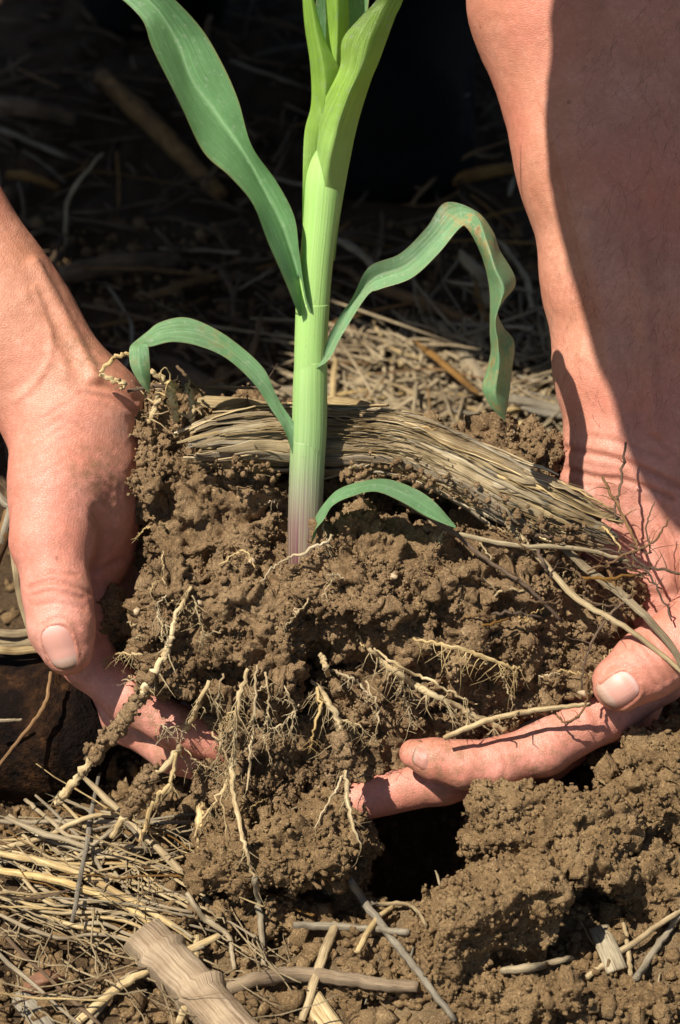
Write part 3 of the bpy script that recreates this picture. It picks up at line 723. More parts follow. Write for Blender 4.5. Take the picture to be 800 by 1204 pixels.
def make_arm(Hd, creases, ridges, dirt, lo, hi, h, folds=()):
    f = hand_sdf(Hd)
    v, q = surface_nets(f, lo, hi, h)
    for _ in range(2):
        d, g = grad(f, v, h * 0.3); v = v - g * np.clip(d, -h, h)[:, None]
    d, n = grad(f, v, h * 0.3)
    px = px_of(toW(v)); face = np.clip((n[:, 2] + 0.15) / 0.4, 0, 1)
    disp = 0.00035 * fbm(v, 60, 3, 2) + 0.00012 * fbm(v, 300, 2, 5); cr = np.zeros(len(v))
    for line, dep, wd in creases:
        e = np.exp(-(seglist_dist(px[:, :2], np.array(line, float)) / wd) ** 2) * face
        disp -= e * dep * S0 * 0.8; disp += (0.18 if dep > 1 else 0.0) * dep * S0 * face * np.exp(-((seglist_dist(px[:, :2], np.array(line, float)) - wd * 2.1) / wd) ** 2)
        cr = np.maximum(cr, e * min(1.0, dep / 3.0))
    for cx, cy, ax, ay, wd, ln in folds:                    # skin fold round each nail
        l_ = math.hypot(ax, ay); ax, ay = ax / l_, ay / l_; u = ((px[:, 0] - cx) * ax + (px[:, 1] - cy) * ay) / ln; t_ = ((px[:, 0] - cx) * -ay + (px[:, 1] - cy) * ax) / wd
        rho = (np.abs(u) ** 3 + np.abs(t_) ** 3) ** (1 / 3)
        disp += face * (0.00055 * np.exp(-((rho - 1.14) / 0.10) ** 2) * np.clip((0.75 - u) / 0.3, 0, 1) - 0.0003 * (rho < 1.02))
        cr = np.maximum(cr, 0.8 * face * np.exp(-((rho - 1.03) / 0.05) ** 2))
    for line, dep, wd in ridges:
        disp += np.exp(-(seglist_dist(px[:, :2], np.array(line, float)) / wd) ** 2) * face * dep * S0
    v = v + n * disp[:, None]
    palm = np.clip((px[:, 1] - 430) / 160, 0, 1)
    dt = np.zeros(len(v)) + 0.14
    dt = dt + 0.22 * np.clip((px[:, 1] - 470) / 120, 0, 1)
    for x, y, r in dirt: dt = np.maximum(dt, np.exp(-((px[:, 0] - x) ** 2 + (px[:, 1] - y) ** 2) / (2 * (r * 0.6) ** 2)))
    return toW(v), q, palm, cr, dt, f
lv, lq, lp, lc, ld, fL = make_arm(LEFT, CREASE_L, RIDGE_L, DIRT['L'], L([(-560, 960, 220)])[0], L([(350, -240, -150)])[0], 0.00085, [(70, 761, 0.25, 1.0, 17.3, 25.5)])
rv, rq, rp, rc, rd, fR = make_arm(RIGHT, CREASE_R, RIDGE_R, DIRT['R'], L([(380, 1000, 240)])[0], L([(960, -360, -150)])[0], 0.0009, [(729, 812, -1.0, 0.72, 18.5, 21.3)])
# the rest of the body, crouched behind the plant and mostly out of the picture
eL, eR = P([ELB_L])[0], P([ELB_R])[0]
shL, shR = np.array([-0.30, 0.26, 0.54]), np.array([0.12, 0.29, 0.58])
NECK, HEAD = np.array([-0.06, 0.19, 0.62]), np.array([0.031, -0.045, 0.60])
HIP = np.array([-0.10, 0.72, 0.33])
hL, hR = HIP + (-0.1, 0, 0), HIP + (0.1, 0, 0)
kL, kR = np.array([-0.35, 0.37, 0.40]), np.array([0.21, 0.48, 0.45])
aL, aR = np.array([-0.13, 0.86, 0.09]), np.array([0.035, 0.66, 0.09])
hd = (HEAD - NECK) / np.linalg.norm(HEAD - NECK)
HROT = np.array(Matrix.Rotation(math.radians(-14.5), 3, 'Z')) @ np.array([[1, 0, 0], [0, 0.36, 0.933], [0, -0.933, 0.36]]).T      # head bowed, face towards the ground
def head_f(p):
    q = (p - HEAD) @ HROT
    d = ell(q, np.array([0, -0.01, 0.02]), np.array([0.078, 0.10, 0.098]))
    d = smin(d, ell(q, np.array([0, -0.055, -0.055]), np.array([0.058, 0.06, 0.065])), 0.03)
    d = smin(d, cap(q, np.array([0, -0.10, -0.03]), np.array([0, -0.117, -0.06]), 0.010, 0.016), 0.008)
    for s in (-1, 1):
        d = smin(d, ell(q, np.array([s * 0.080, 0.0, -0.01]), np.array([0.012, 0.022, 0.034])), 0.006)
        d = np.maximum(d, -ell(q, np.array([s * 0.032, -0.108, -0.014]), np.array([0.02, 0.014, 0.012])))
    return smin(d, cap(q, np.array([-0.022, -0.114, -0.092]), np.array([0.022, -0.114, -0.092]), 0.007, 0.007), 0.006)
def body_f(p):
    d = cap(p, NECK, HEAD, 0.058, 0.055)
    d = smin(d, head_f(p), 0.015)
    d = smin(d, cap(p, NECK + (-0.02, 0.05, -0.02), HIP, 0.11, 0.125), 0.05)
    for sh, el in ((shL, eL), (shR, eR)):
        d = smin(d, cap(p, NECK, sh, 0.06, 0.06), 0.03); d = smin(d, cap(p, sh, el, 0.052, 0.040), 0.02)
    for hp, kn, an in ((hL, kL, aL), (hR, kR, aR)):
        d = smin(d, cap(p, hp, kn, 0.085, 0.06), 0.03); d = smin(d, cap(p, kn, an, 0.055, 0.042), 0.02)
    return d
bv, bq = surface_nets(body_f, (-0.62, -0.22, -0.02), (0.42, 1.0, 0.86), 0.0075)
person = thing('person', (HIP[0], 0.62, 0.0), 'person crouching behind the maize seedling, bare hands cradling its soil clump', 'person')
o1, o2 = len(lv), len(lv) + len(rv)
allv = np.vstack([lv, rv, bv]); allq = np.vstack([lq, rq + o1, bq + o2])
z = np.zeros(len(bv))
build('body', (allv, allq, None, None), MAT['skin'], person, att={'palm': np.concatenate([lp, rp, z]), 'crease': np.concatenate([lc, rc, z]), 'dirt': np.concatenate([ld, rd, z])})
def shirt_f(p):
    d = cap(p, NECK + (-0.02, 0.06, -0.05), HIP + (0, -0.05, 0.02), 0.155, 0.17)
    d = smin(d, cap(p, NECK + (0, 0.03, -0.02), NECK + (0, 0.02, 0.0), 0.085, 0.075), 0.02)
    for sh, el in ((shL, eL), (shR, eR)):
        d = smin(d, cap(p, NECK + (0, 0.03, -0.03), sh, 0.085, 0.075), 0.04); d = smin(d, cap(p, sh, el * 0.85 + sh * 0.15, 0.078, 0.074), 0.03)
    d = np.maximum(d, -cap(p, HEAD, NECK + (0, 0.01, 0.01), 0.066, 0.066))
    return d + 0.006 * vnoise(p, 14, 4)
sv_, sq_ = surface_nets(shirt_f, (-0.62, 0.0, 0.1), (0.32, 1.02, 0.86), 0.008, 0.01); build('shirt', (sv_, sq_, None, None), MAT['shirt'], person)
def trouser_f(p):
    d = cap(p, hL, hR, 0.115, 0.115)
    for hp, kn, an in ((hL, kL, aL), (hR, kR, aR)):
        d = smin(d, cap(p, hp, kn, 0.145, 0.105), 0.03); d = smin(d, cap(p, kn, an + (0, 0.0, 0.03), 0.078, 0.066), 0.02)
    return d + 0.006 * vnoise(p, 18, 9)
sv_, sq_ = surface_nets(trouser_f, (-0.62, 0.3, 0.02), (0.36, 1.02, 0.6), 0.007, 0.01); build('trousers', (sv_, sq_, None, None), MAT['trousers'], person)
for an, toe in ((aL, np.array([-0.12, 0.74, 0.03])), (aR, np.array([0.03, 0.52, 0.03]))):
    def boot_f(p):
        dirn = toe - np.array([an[0], an[1], 0.03])
        d = cap(p, an, an + (0, 0, 0.06), 0.056, 0.058)
        d = smin(d, cap(p, np.array([an[0], an[1] + 0.03, 0.045]), toe + (0, 0, 0.008), 0.050, 0.040), 0.03)
        d = np.maximum(d, 0.002 - p[:, 2])
        sole = np.maximum(cap(p * (1, 1, 0), np.array([an[0], an[1] + 0.035, 0]), toe * (1, 1, 0), 0.050, 0.048), np.abs(p[:, 2] - 0.013) - 0.012)
        return np.minimum(d, sole)
    sv_, sq_ = surface_nets(boot_f, np.minimum(an, toe) - (0.09, 0.09, 0.1), np.maximum(an, toe) + (0.09, 0.13, 0.12), 0.0045)
    b_ = build('boot', (sv_, sq_, None, None), MAT['boot'], person); b_['_o'] = list(person.location)
    for k in range(4):
        g = Geo(); f = 0.25 + 0.14 * k; c = an * (1 - f) + toe * f; zz = 0.105 - 0.014 * k
        pts = np.array([c + (-0.030, 0, zz - c[2] - 0.012), c + (0, -0.012, zz - c[2] + 0.006), c + (0.030, -0.004, zz - c[2] - 0.012)])
        tube(g, crom(pts, 9), 0.0028, 6, 0.5); build('lace', g, MAT['lace'], b_)
def hair_f(p):
    q = (p - HEAD) @ HROT
    d = ell(q, np.array([0, 0.004, 0.02]), np.array([0.084, 0.106, 0.098]))
    return np.maximum(d, -q[:, 2] - 0.35 * q[:, 1] - 0.03) + 0.003 * vnoise(p, 90, 3)
sv_, sq_ = surface_nets(hair_f, HEAD - 0.14, HEAD + 0.16, 0.004, 0.004); build('hair', (sv_, sq_, None, None), MAT['hair'], person)
def shade_hat_f(p):  # unseen hat, added and shaped for a straight shadow edge on the right forearm
    q = (p - HEAD) @ HROT - np.array([0, 0.0, 0.02])
    d = ((np.abs(q / np.array([0.093, 0.115, 0.105])) ** 4).sum(1) ** 0.25 - 1) * 0.09
    return np.maximum(d, -(q[:, 2] + 0.07)) + 0.0015 * vnoise(p, 60, 8)
sv_, sq_ = surface_nets(shade_hat_f, HEAD - 0.19, HEAD + 0.19, 0.004, 0.006); build('hat', (sv_, sq_, None, None), MAT['shirt'], person)

def nail(f, ctr, along, up, wid, ln, matn='nail', label=None):
    """nail plate laid on the fingertip surface; ctr/along/up in photo px directions (w away)"""
    c = L([ctr])[0]; a = np.array([along[0], -along[1], -along[2]], float); a /= np.linalg.norm(a)
    n = np.array([up[0], -up[1], -up[2]], float); n -= a * n.dot(a); n /= np.linalg.norm(n); s = np.cross(a, n)
    U, V = 13, 15; pts = []; uv = []
    for j in range(V):
        t = -1 + 2 * j / (V - 1)
        for i in range(U):
            x = -1 + 2 * i / (U - 1)
            wd = wid * (1 - 0.10 * (t < -0.4) * ((-t - 0.4) / 0.6) ** 2) * math.sqrt(max(0.0, 1 - (abs(t) ** 4) * 0.62))
            tt = t * (1 - 0.10 * x * x)
            pts.append(c + s * (x * wd * S0) + a * (tt * ln * S0) + n * 0.003); uv.append(((x + 1) / 2, (t + 1) / 2))
    p = np.array(pts)
    for _ in range(14): p = p - n * f(p)[:, None] * 0.9
    for _ in range(6):
        d_, g_ = grad(f, p, 0.0002); p = p - g_ * d_[:, None]
    uv = np.array(uv); edge = np.minimum(np.minimum(uv[:, 0], 1 - uv[:, 0]) * 4, np.minimum(uv[:, 1] * 4, 1.0)).clip(0, 1)
    p = p + n * (0.00005 + 0.0006 * edge)[:, None]
    top = toW(p); bot = toW(p - n * 0.0008)
    i = np.arange(V - 1)[:, None] * U; j = np.arange(U - 1)[None]; q = np.stack([i + j, i + j + 1, i + U + j + 1, i + U + j], -1).reshape(-1, 4)
    N = U * V; ring = np.concatenate([np.arange(U), np.arange(1, V) * U + U - 1, np.arange(U - 2, -1, -1) + (V - 1) * U, np.arange(V - 2, 0, -1) * U])
    r2 = np.roll(ring, -1); side = np.stack([ring, ring + N, r2 + N, r2], 1)
    o = build('nail', (np.vstack([top, bot]), np.vstack([q, q[:, ::-1] + N, side]), None, np.vstack([uv, uv])), MAT[matn], person)
    if label: o['label'] = label
    return o
nail(fL, (70, 761, -112), (0.25, 1.0, -0.1), (-0.34, 0.22, -1.0), 17.5, 26)
nail(fR, (729, 812, -113), (-1.0, 0.72, -0.1), (-0.05, 0.42, -1.0), 19, 22)

nail(fR, (494, 895, -78), (-1.0, -0.25, 0.1), (-0.25, 0.62, -0.75), 9.5, 10, 'dirtynail', 'soil stained fingernail under the clump')

# short dark hairs on the right forearm
hg = Geo()
sel = np.where((px_of(rv)[:, 1] < 500) & (px_of(rv)[:, 1] > -100) & (px_of(rv)[:, 0] > 640))[0]
rn = vnormals(rv, rq)
for i in rng.choice(sel, 2600):
    if rn[i] @ BV < 0.0 or rng.uniform() > np.clip((px_of(rv[i:i + 1])[0, 0] - 640) / 110, 0.12, 1): continue
    d = -UV_ * rng.uniform(0.5, 1.0) + RV * rng.uniform(-0.7, 0.35); n_ = rn[i]; d -= n_ * d.dot(n_); d /= np.linalg.norm(d)
    ln = rng.uniform(0.003, 0.011); s = np.cross(n_, d) * rng.uniform(-0.5, 0.5)
    t = np.linspace(0, 1, 5)[:, None]
    c = rv[i] + d * t * ln + s * t * t * ln + n_ * (0.0004 + 0.0016 * np.sin(t * 2.6) * rng.uniform(0.3, 1))
    tube(hg, c, 0.00005 * (1 - 0.7 * t[:, 0]), 3)
tag(build('arm_hair', hg, MAT['hair'], person), kind='stuff')

# ------------------------------------------------------------------ maize seedling
plant = thing('maize_seedling', P([(359, 640, -40)])[0], 'green maize seedling with strap leaves and bare pale roots in the soil clump', 'plant')
def sw(y): return -54 - (640 - y) * 0.235          # the stalk leans back a little
def stalk_part(name, rows, sides=28, n=60, flare=None):
    g = Geo(); c = crom([(x, y, sw(y) + dw, r) for x, y, dw, r in rows], n)
    k = S0 * (1 + c[:, 2] / DPX)
    tube(g, P(c[:, :3]), c[:, 3] * k, sides)
    v, q, t, uv = g.arrays()
    yy = px_of(v)[:, 1]
    build(name, (v, q, t, uv), MAT['stalk'], plant, att={'rise': np.clip((660 - yy) / 640, 0, 1)})
stalk_part('stalk', [(357, 690, 0, 16), (358, 650, 0, 18.5), (359, 600, 0, 19.5), (361, 540, 0, 20), (364, 480, 0, 19), (366, 430, 0, 18.5), (368, 360, 0, 18), (376, 270, 0, 18), (384, 190, 0, 19), (388, 130, 0, 17)])
stalk_part('sheath', [(357, 688, 0, 17.5), (358, 640, 0, 19.6), (360, 580, 0, 20.4), (362, 535, 0, 20.6), (363, 518, 0, 20.5)])
stalk_part('sheath', [(362, 540, 0, 20.3), (364, 500, 0, 20.6), (365, 450, 0, 20.2), (366, 424, 0, 19.2)])
stalk_part('sheath', [(365, 440, 0, 19.2), (366, 400, 0, 19.4), (368, 356, 0, 20.0)])
stalk_part('sheath', [(367, 370, 0, 19.6), (372, 310, 0, 19.6), (377, 260, 0, 20.5), (381, 215, 0, 22.0), (384, 185, 0, 19), (386, 160, 0, 14)])
def leaf(l, m, r, matn='leaf', n=70, wave=0.0):
    g = Geo(); sheet(g, l, m, r, n, 15, wave); return build('leaf', g, MAT[matn], plant)
W = lambda pts, w: [(x, y, ww - 12) for (x, y), ww in zip(pts, w)]
# large blade at upper left
leaf(W([(352, 372), (340, 342), (330, 318), (315, 284), (297, 239), (270, 207), (239, 178), (212, 122), (180, 58), (165, 20), (120, -18), (60, -50), (0, -110)], [-128, -158, -176, -188, -198, -206, -210, -212, -206, -188, -172, -160, -150]),
     W([(358, 370), (356, 350), (350, 318), (333, 265), (312, 224), (288, 180), (252, 130), (225, 92), (208, 48), (178, 4), (126, -32), (62, -64), (0, -112)], [-114, -118, -124, -131, -136, -140, -144, -148, -154, -168, -165, -156, -148]),
     W([(366, 366), (359, 344), (352, 296), (346, 254), (325, 213), (296, 171), (280, 117), (260, 72), (235, 31), (196, -10), (140, -60), (66, -84), (0, -114)], [-130, -142, -150, -162, -166, -170, -174, -178, -184, -190, -186, -168, -150]), 'leaf', 90, 2.0)
# collar of that blade wrapping the stalk
# small blade at lower left with its folded tip
leaf(W([(344, 534), (334, 505), (316, 477), (297, 449), (266, 421), (234, 407), (204, 402), (180, 407), (168, 409)], [-78, -92, -100, -106, -112, -118, -120, -122, -122]),
     W([(350, 526), (332, 487), (314, 455), (287, 426), (255, 402), (226, 391), (197, 391), (176, 399), (164, 404)], [-78, -90, -96, -100, -104, -108, -110, -112, -114]),
     W([(352, 505), (328, 470), (310, 433), (275, 401), (244, 382), (216, 373), (188, 379), (172, 391), (158, 402)], [-84, -88, -88, -90, -92, -92, -94, -98, -104]), 'leafmid', 70, 1.6)
leaf(W([(158, 402), (153, 408), (152, 420), (155, 434), (164, 450), (175, 462)], [-104, -112, -116, -118, -118, -118]),
     W([(164, 404), (163, 409), (163, 422), (166, 437), (170, 450), (175.5, 462)], [-114, -122, -128, -130, -126, -118]),
     W([(174, 405), (175, 410), (176, 422), (177, 438), (177, 450), (176, 462)], [-122, -122, -122, -120, -118, -118]), 'leafmid', 30)
# drooping scorched blade at the right
leaf(W([(366, 436), (387, 423), (402, 395), (431, 349), (447, 340), (484, 327), (515, 299), (540, 269), (549, 268), (562, 290), (571, 316), (576, 346), (576, 389), (577, 414), (571, 439), (567, 457), (577, 478), (593, 494)],
       [-105, -118, -128, -140, -146, -152, -158, -164, -164, -160, -158, -158, -158, -158, -158, -160, -164, -168]),
     W([(374, 430), (383, 418), (398, 388), (420, 350), (441, 327), (478, 312), (509, 283), (538, 252), (561, 256), (572, 285), (582, 316), (592, 342), (583, 376), (586, 406), (586, 432), (582, 462), (587, 480), (594, 494)],
       [-106, -112, -118, -126, -134, -140, -146, -152, -166, -186, -196, -198, -198, -194, -190, -186, -178, -168]),
     W([(384, 420), (381, 412), (395, 379), (414, 351), (434, 314), (471, 298), (502, 267), (524, 238), (560, 248), (580, 272), (588, 294), (607, 332), (586, 362), (592, 384), (605, 402), (602, 438), (598, 472), (594, 494)],
       [-110, -116, -122, -128, -146, -150, -154, -150, -146, -144, -144, -144, -150, -150, -150, -152, -160, -168]), 'leafold', 130, 3.0)
# short blade low at the right
leaf(W([(366, 640), (369, 626), (381, 611), (391, 595), (410, 585), (441, 578), (472, 590), (503, 608), (536, 621)], [-66, -78, -92, -104, -110, -116, -118, -116, -110]),
     W([(372, 628), (374, 614), (382, 600), (394, 584), (415, 575), (447, 570), (478, 581), (507, 598), (536, 620)], [-68, -76, -86, -96, -100, -104, -106, -108, -110]),
     W([(370, 612), (373, 604), (382, 591), (397, 576), (421, 567), (453, 563), (485, 573), (510, 589), (536, 618)], [-64, -68, -76, -84, -86, -88, -90, -98, -108]), 'leaf', 50, 0.6)
# whorl: wrapped leaves at the top
leaf(W([(346, 330), (355, 300), (356, 225), (358, 158), (366, 122), (365, 77), (358, 27), (354, -30), (346, -120), (330, -220)], [-95, -118, -146, -160, -172, -182, -195, -208, -230, -255]),
     W([(360, 330), (366, 300), (372, 225), (376, 160), (381, 122), (381, 84), (371, 30), (362, -30), (352, -120), (331, -222)], [-70, -90, -130, -176, -198, -208, -214, -226, -246, -258]),
     W([(374, 330), (384, 300), (392, 225), (398, 160), (401, 122), (400, 84), (384, 50), (368, -10), (356, -120), (332, -224)], [-60, -75, -100, -140, -172, -190, -200, -216, -240, -258]), 'leafyoung', 60)
leaf(W([(357, 300), (358, 240), (358, 170), (368, 140), (386, 108), (400, 78), (403, 46), (425, 19), (446, -6), (462, -60), (470, -110)], [-60, -80, -130, -176, -202, -212, -218, -220, -222, -240, -250]),
     W([(378, 312), (380, 250), (386, 190), (396, 150), (410, 112), (424, 80), (432, 50), (446, 16), (458, -8), (468, -62), (471, -112)], [-90, -135, -186, -202, -212, -216, -216, -215, -216, -236, -250]),
     W([(394, 306), (399, 262), (409, 203), (420, 149), (435, 99), (446, 72), (454, 50), (465, 20), (475, -6), (474, -58), (472, -114)], [-104, -128, -152, -166, -178, -184, -190, -196, -200, -226, -250]), 'leafyoung', 70, 1.0)
leaf(W([(378, 170), (380, 110), (383, 50), (383, 0), (378, -80), (390, -200)], [-140, -158, -176, -190, -210, -235]),
     W([(392, 170), (393, 110), (396, 50), (396, 0), (392, -80), (391, -202)], [-165, -184, -200, -212, -226, -236]),
     W([(404, 170), (406, 110), (409, 50), (410, 0), (404, -80), (392, -204)], [-140, -158, -176, -190, -210, -235]), 'leafyoung', 40)
leaf(W([(366, 150), (367, 80), (368, 30), (374, -20), (380, -100)], [-128, -148, -160, -172, -190]),
     W([(388, 150), (398, 80), (400, 30), (402, -20), (400, -100)], [-118, -136, -150, -160, -180]),
     W([(410, 150), (424, 80), (430, 30), (434, -20), (420, -102)], [-128, -148, -160, -172, -190]), 'leaf', 40)

# front of the clump as a depth map over the photo, so that roots lie on the earth
_p = px_of(np.vstack([cv[cam_face]] + CLODV)); _b = 4; _W, _H = 200, 301
DM = np.full((_W, _H), 200.0); _i = np.clip((_p[:, 0] / _b).astype(int), 0, _W - 1); _j = np.clip((_p[:, 1] / _b).astype(int), 0, _H - 1)
np.minimum.at(DM, (_i, _j), _p[:, 2])
def on_clump(c, gap=0.75):
    """rows x, y, w, r: where the earth stands in front of the row, bring the row out onto it"""
    c = c.copy(); i = np.clip((c[:, 0] / _b).astype(int), 1, _W - 2); j = np.clip((c[:, 1] / _b).astype(int), 1, _H - 2)
    dep = np.min([DM[i + a, j + b] for a in (-1, 0, 1) for b in (-1, 0, 1)], 0) - 1.5
    w = np.where(dep < 190, np.minimum(np.maximum(c[:, 2], dep - 45), dep - c[:, 3] * gap), c[:, 2])
    k = np.array([1, 2, 3, 2, 1]) / 9; c[:, 2] = np.convolve(np.pad(w, 2, 'edge'), k, 'valid'); return c
# roots, with their fine side rootlets in the same part
def root(rows, matn='root', hairs=14, hl=14, label=None, wob=0.10):
    g = Geo(); n = max(12, 7 * len(rows)); c = crom(rows, n)
    c[1:-1, :3] += rng.normal(0, 1.3, (n - 2, 3)); c[:, 3] *= 0.66 * (1 + 0.07 * np.sin(np.arange(n) * rng.uniform(0.6, 1.4) + rng.uniform(0, 6))); c = on_clump(c)
    k = S0 * (1 + c[:, 2] / DPX)
    tube(g, P(c[:, :3]), np.maximum(c[:, 3], 0.5) * k, 8, 1.0, wob)
    for _ in range(hairs):
        i = rng.integers(1, n - 1); a = rng.uniform(0, 6.28); ln = hl * rng.uniform(0.35, 1.5)
        d = np.array([math.cos(a) * 0.8, abs(math.sin(a)) * 0.9 + 0.25, rng.uniform(-0.5, 0.2)]); e = np.array([rng.normal(0, 0.5), rng.uniform(0, 0.8), rng.normal(0, 0.3)])
        t = np.linspace(0, 1, 6)[:, None]
        q = c[i, :3] + d * t * ln + e * t * t * ln + rng.normal(0, 0.8, (6, 3)) * t
        if ln > 9:
            for _b2 in range(2): q2 = q[3] + np.linspace(0, 1, 4)[:, None] * rng.normal(0, 1, 3) * ln * 0.3; tube(g, P(q2), S0 * 0.28, 4)
        tube(g, P(q), S0 * (0.2 + min(1.1, c[i, 3] * 0.24) * (1 - t[:, 0])), 5)
    o = build('root', g, MAT[matn], plant)
    if label: o['label'] = label
root([(226, 690, -90, 3), (210, 718, -98, 4), (202, 748, -104, 5)], hairs=4)
root([(202, 748, -104, 5), (196, 766, -106, 6), (180, 795, -106, 6.5), (166, 815, -104, 7)], 'whiteroot', 8, 14, 'white stretch of root above the mud coated one')
root([(166, 815, -102, 6), (150, 842, -92, 7), (126, 868, -80, 8), (108, 892, -72, 7), (88, 918, -62, 7.5), (74, 935, -54, 8), (68, 946, -50, 6)], hairs=10, hl=10, label='thick mud coated root hanging at the far left')
root([(246, 800, -92, 3.5), (228, 838, -90, 5), (214, 872, -86, 5), (196, 898, -82, 5.5), (172, 922, -74, 6), (150, 955, -62, 6.5), (132, 985, -50, 6)], hairs=20, hl=16)
root([(206, 885, -84, 4), (200, 920, -76, 4), (180, 945, -66, 5), (165, 990, -52, 4)], hairs=12, hl=12)
root([(292, 786, -104, 3.5), (280, 826, -104, 5), (276, 876, -98, 5), (274, 930, -88, 4.5), (284, 975, -76, 4), (292, 1010, -70, 3), (304, 1050, -60, 2.5)], hairs=34, hl=22)
root([(302, 782, -108, 2), (300, 826, -106, 2.5), (296, 880, -100, 2.5), (290, 930, -92, 2)], 'whiteroot', 12, 16)
root([(276, 890, -96, 3), (262, 930, -86, 2.8), (240, 960, -74, 2), (228, 985, -66, 1.2)], hairs=18, hl=16)
root([(376, 769, -112, 4.5), (382, 784, -116, 5.5), (386, 796, -116, 4)], 'whiteroot', 0)
root([(386, 788, -114, 2), (410, 796, -116, 2.5), (425, 806, -114, 2), (438, 822, -110, 1)], 'whiteroot', 8, 10)
root([(366, 800, -108, 3), (384, 822, -110, 6), (398, 850, -110, 6.5), (404, 880, -110, 7), (407, 920, -104, 5), (412, 958, -96, 4), (424, 998, -86, 1.5)], hairs=36, hl=22)
root([(372, 806, -108, 3), (376, 830, -108, 3), (368, 862, -104, 2), (366, 880, -100, 1)], hairs=14, hl=12)
root([(404, 912, -104, 2.5), (388, 940, -96, 2), (370, 974, -88, 1)], 'whiteroot', 4, 8)
root([(434, 762, -106, 4), (460, 786, -108, 6.5), (500, 812, -108, 6.5), (545, 834, -102, 5.5), (580, 852, -92, 5.5), (598, 862, -84, 4)], hairs=40, hl=18)
root([(440, 762, -108, 2), (470, 782, -112, 3), (512, 804, -112, 2.5), (545, 822, -106, 2), (562, 828, -100, 1)], 'whiteroot', 12, 12)
root([(486, 750, -104, 2), (520, 758, -106, 3.5), (560, 768, -100, 4), (596, 782, -92, 3), (612, 786, -84, 2)], hairs=30, hl=22)
root([(392, 630, -92, 2), (380, 640, -98, 3), (350, 652, -104, 2.5), (326, 664, -104, 2), (306, 684, -100, 1.2)], 'whiteroot', 4, 8)
root([(300, 668, -90, 1.6), (286, 648, -84, 1.6), (258, 664, -80, 1.4)], hairs=6, hl=8)
for rows in ([(262, 792, -96, 2), (256, 830, -92, 2.2), (262, 868, -86, 1.8), (250, 905, -80, 1)], [(312, 790, -100, 2.2), (318, 830, -96, 2), (310, 862, -92, 1.6), (322, 900, -88, 1)],
             [(330, 800, -96, 1.6), (346, 832, -92, 1.8), (340, 866, -88, 1.2)], [(352, 828, -90, 1.6), (338, 848, -92, 1.6), (316, 858, -94, 1)], [(250, 860, -86, 2), (270, 900, -82, 1.8), (262, 944, -76, 1.4), (268, 985, -68, 0.8)],
             [(430, 800, -104, 1.8), (446, 836, -98, 1.8), (440, 872, -90, 1)], [(470, 790, -106, 1.6), (478, 828, -100, 1.6), (486, 858, -92, 0.9)], [(222, 850, -88, 1.8), (198, 856, -86, 1.6), (186, 850, -84, 0.8)],
             [(216, 880, -84, 1.8), (238, 900, -80, 1.4), (258, 902, -78, 0.8)], [(398, 846, -112, 1.8), (420, 852, -110, 1.6), (430, 862, -108, 0.8)], [(284, 828, -104, 1.8), (262, 846, -98, 1.4), (258, 872, -94, 0.8)],
             [(168, 770, -100, 2), (140, 768, -90, 1.8), (122, 780, -84, 1)], [(226, 700, -92, 1.4), (236, 730, -98, 1.4), (240, 748, -98, 0.8)], [(196, 700, -92, 1.4), (186, 724, -96, 1.6), (206, 744, -102, 1)]):
    root(rows, rng.choice(['root', 'whiteroot']), 16, 14)
for _ in range(44):
    k = rng.choice(np.where(cam_face & (px_of(cv)[:, 1] > 560))[0]); a = px_of(cv[k:k + 1])[0]
    d = rng.normal(0, 1, 3); d /= np.linalg.norm(d); ln = rng.uniform(16, 46)
    rows = [(*(a + (0, 0, 3)), 1.6), (*(a + d * ln * 0.5 + (0, 4, -9)), 1.4), (*(a + d * ln + (0, 10, -8)), 0.7)]
    root(rows, rng.choice(['root', 'root', 'whiteroot']), 2, 7)

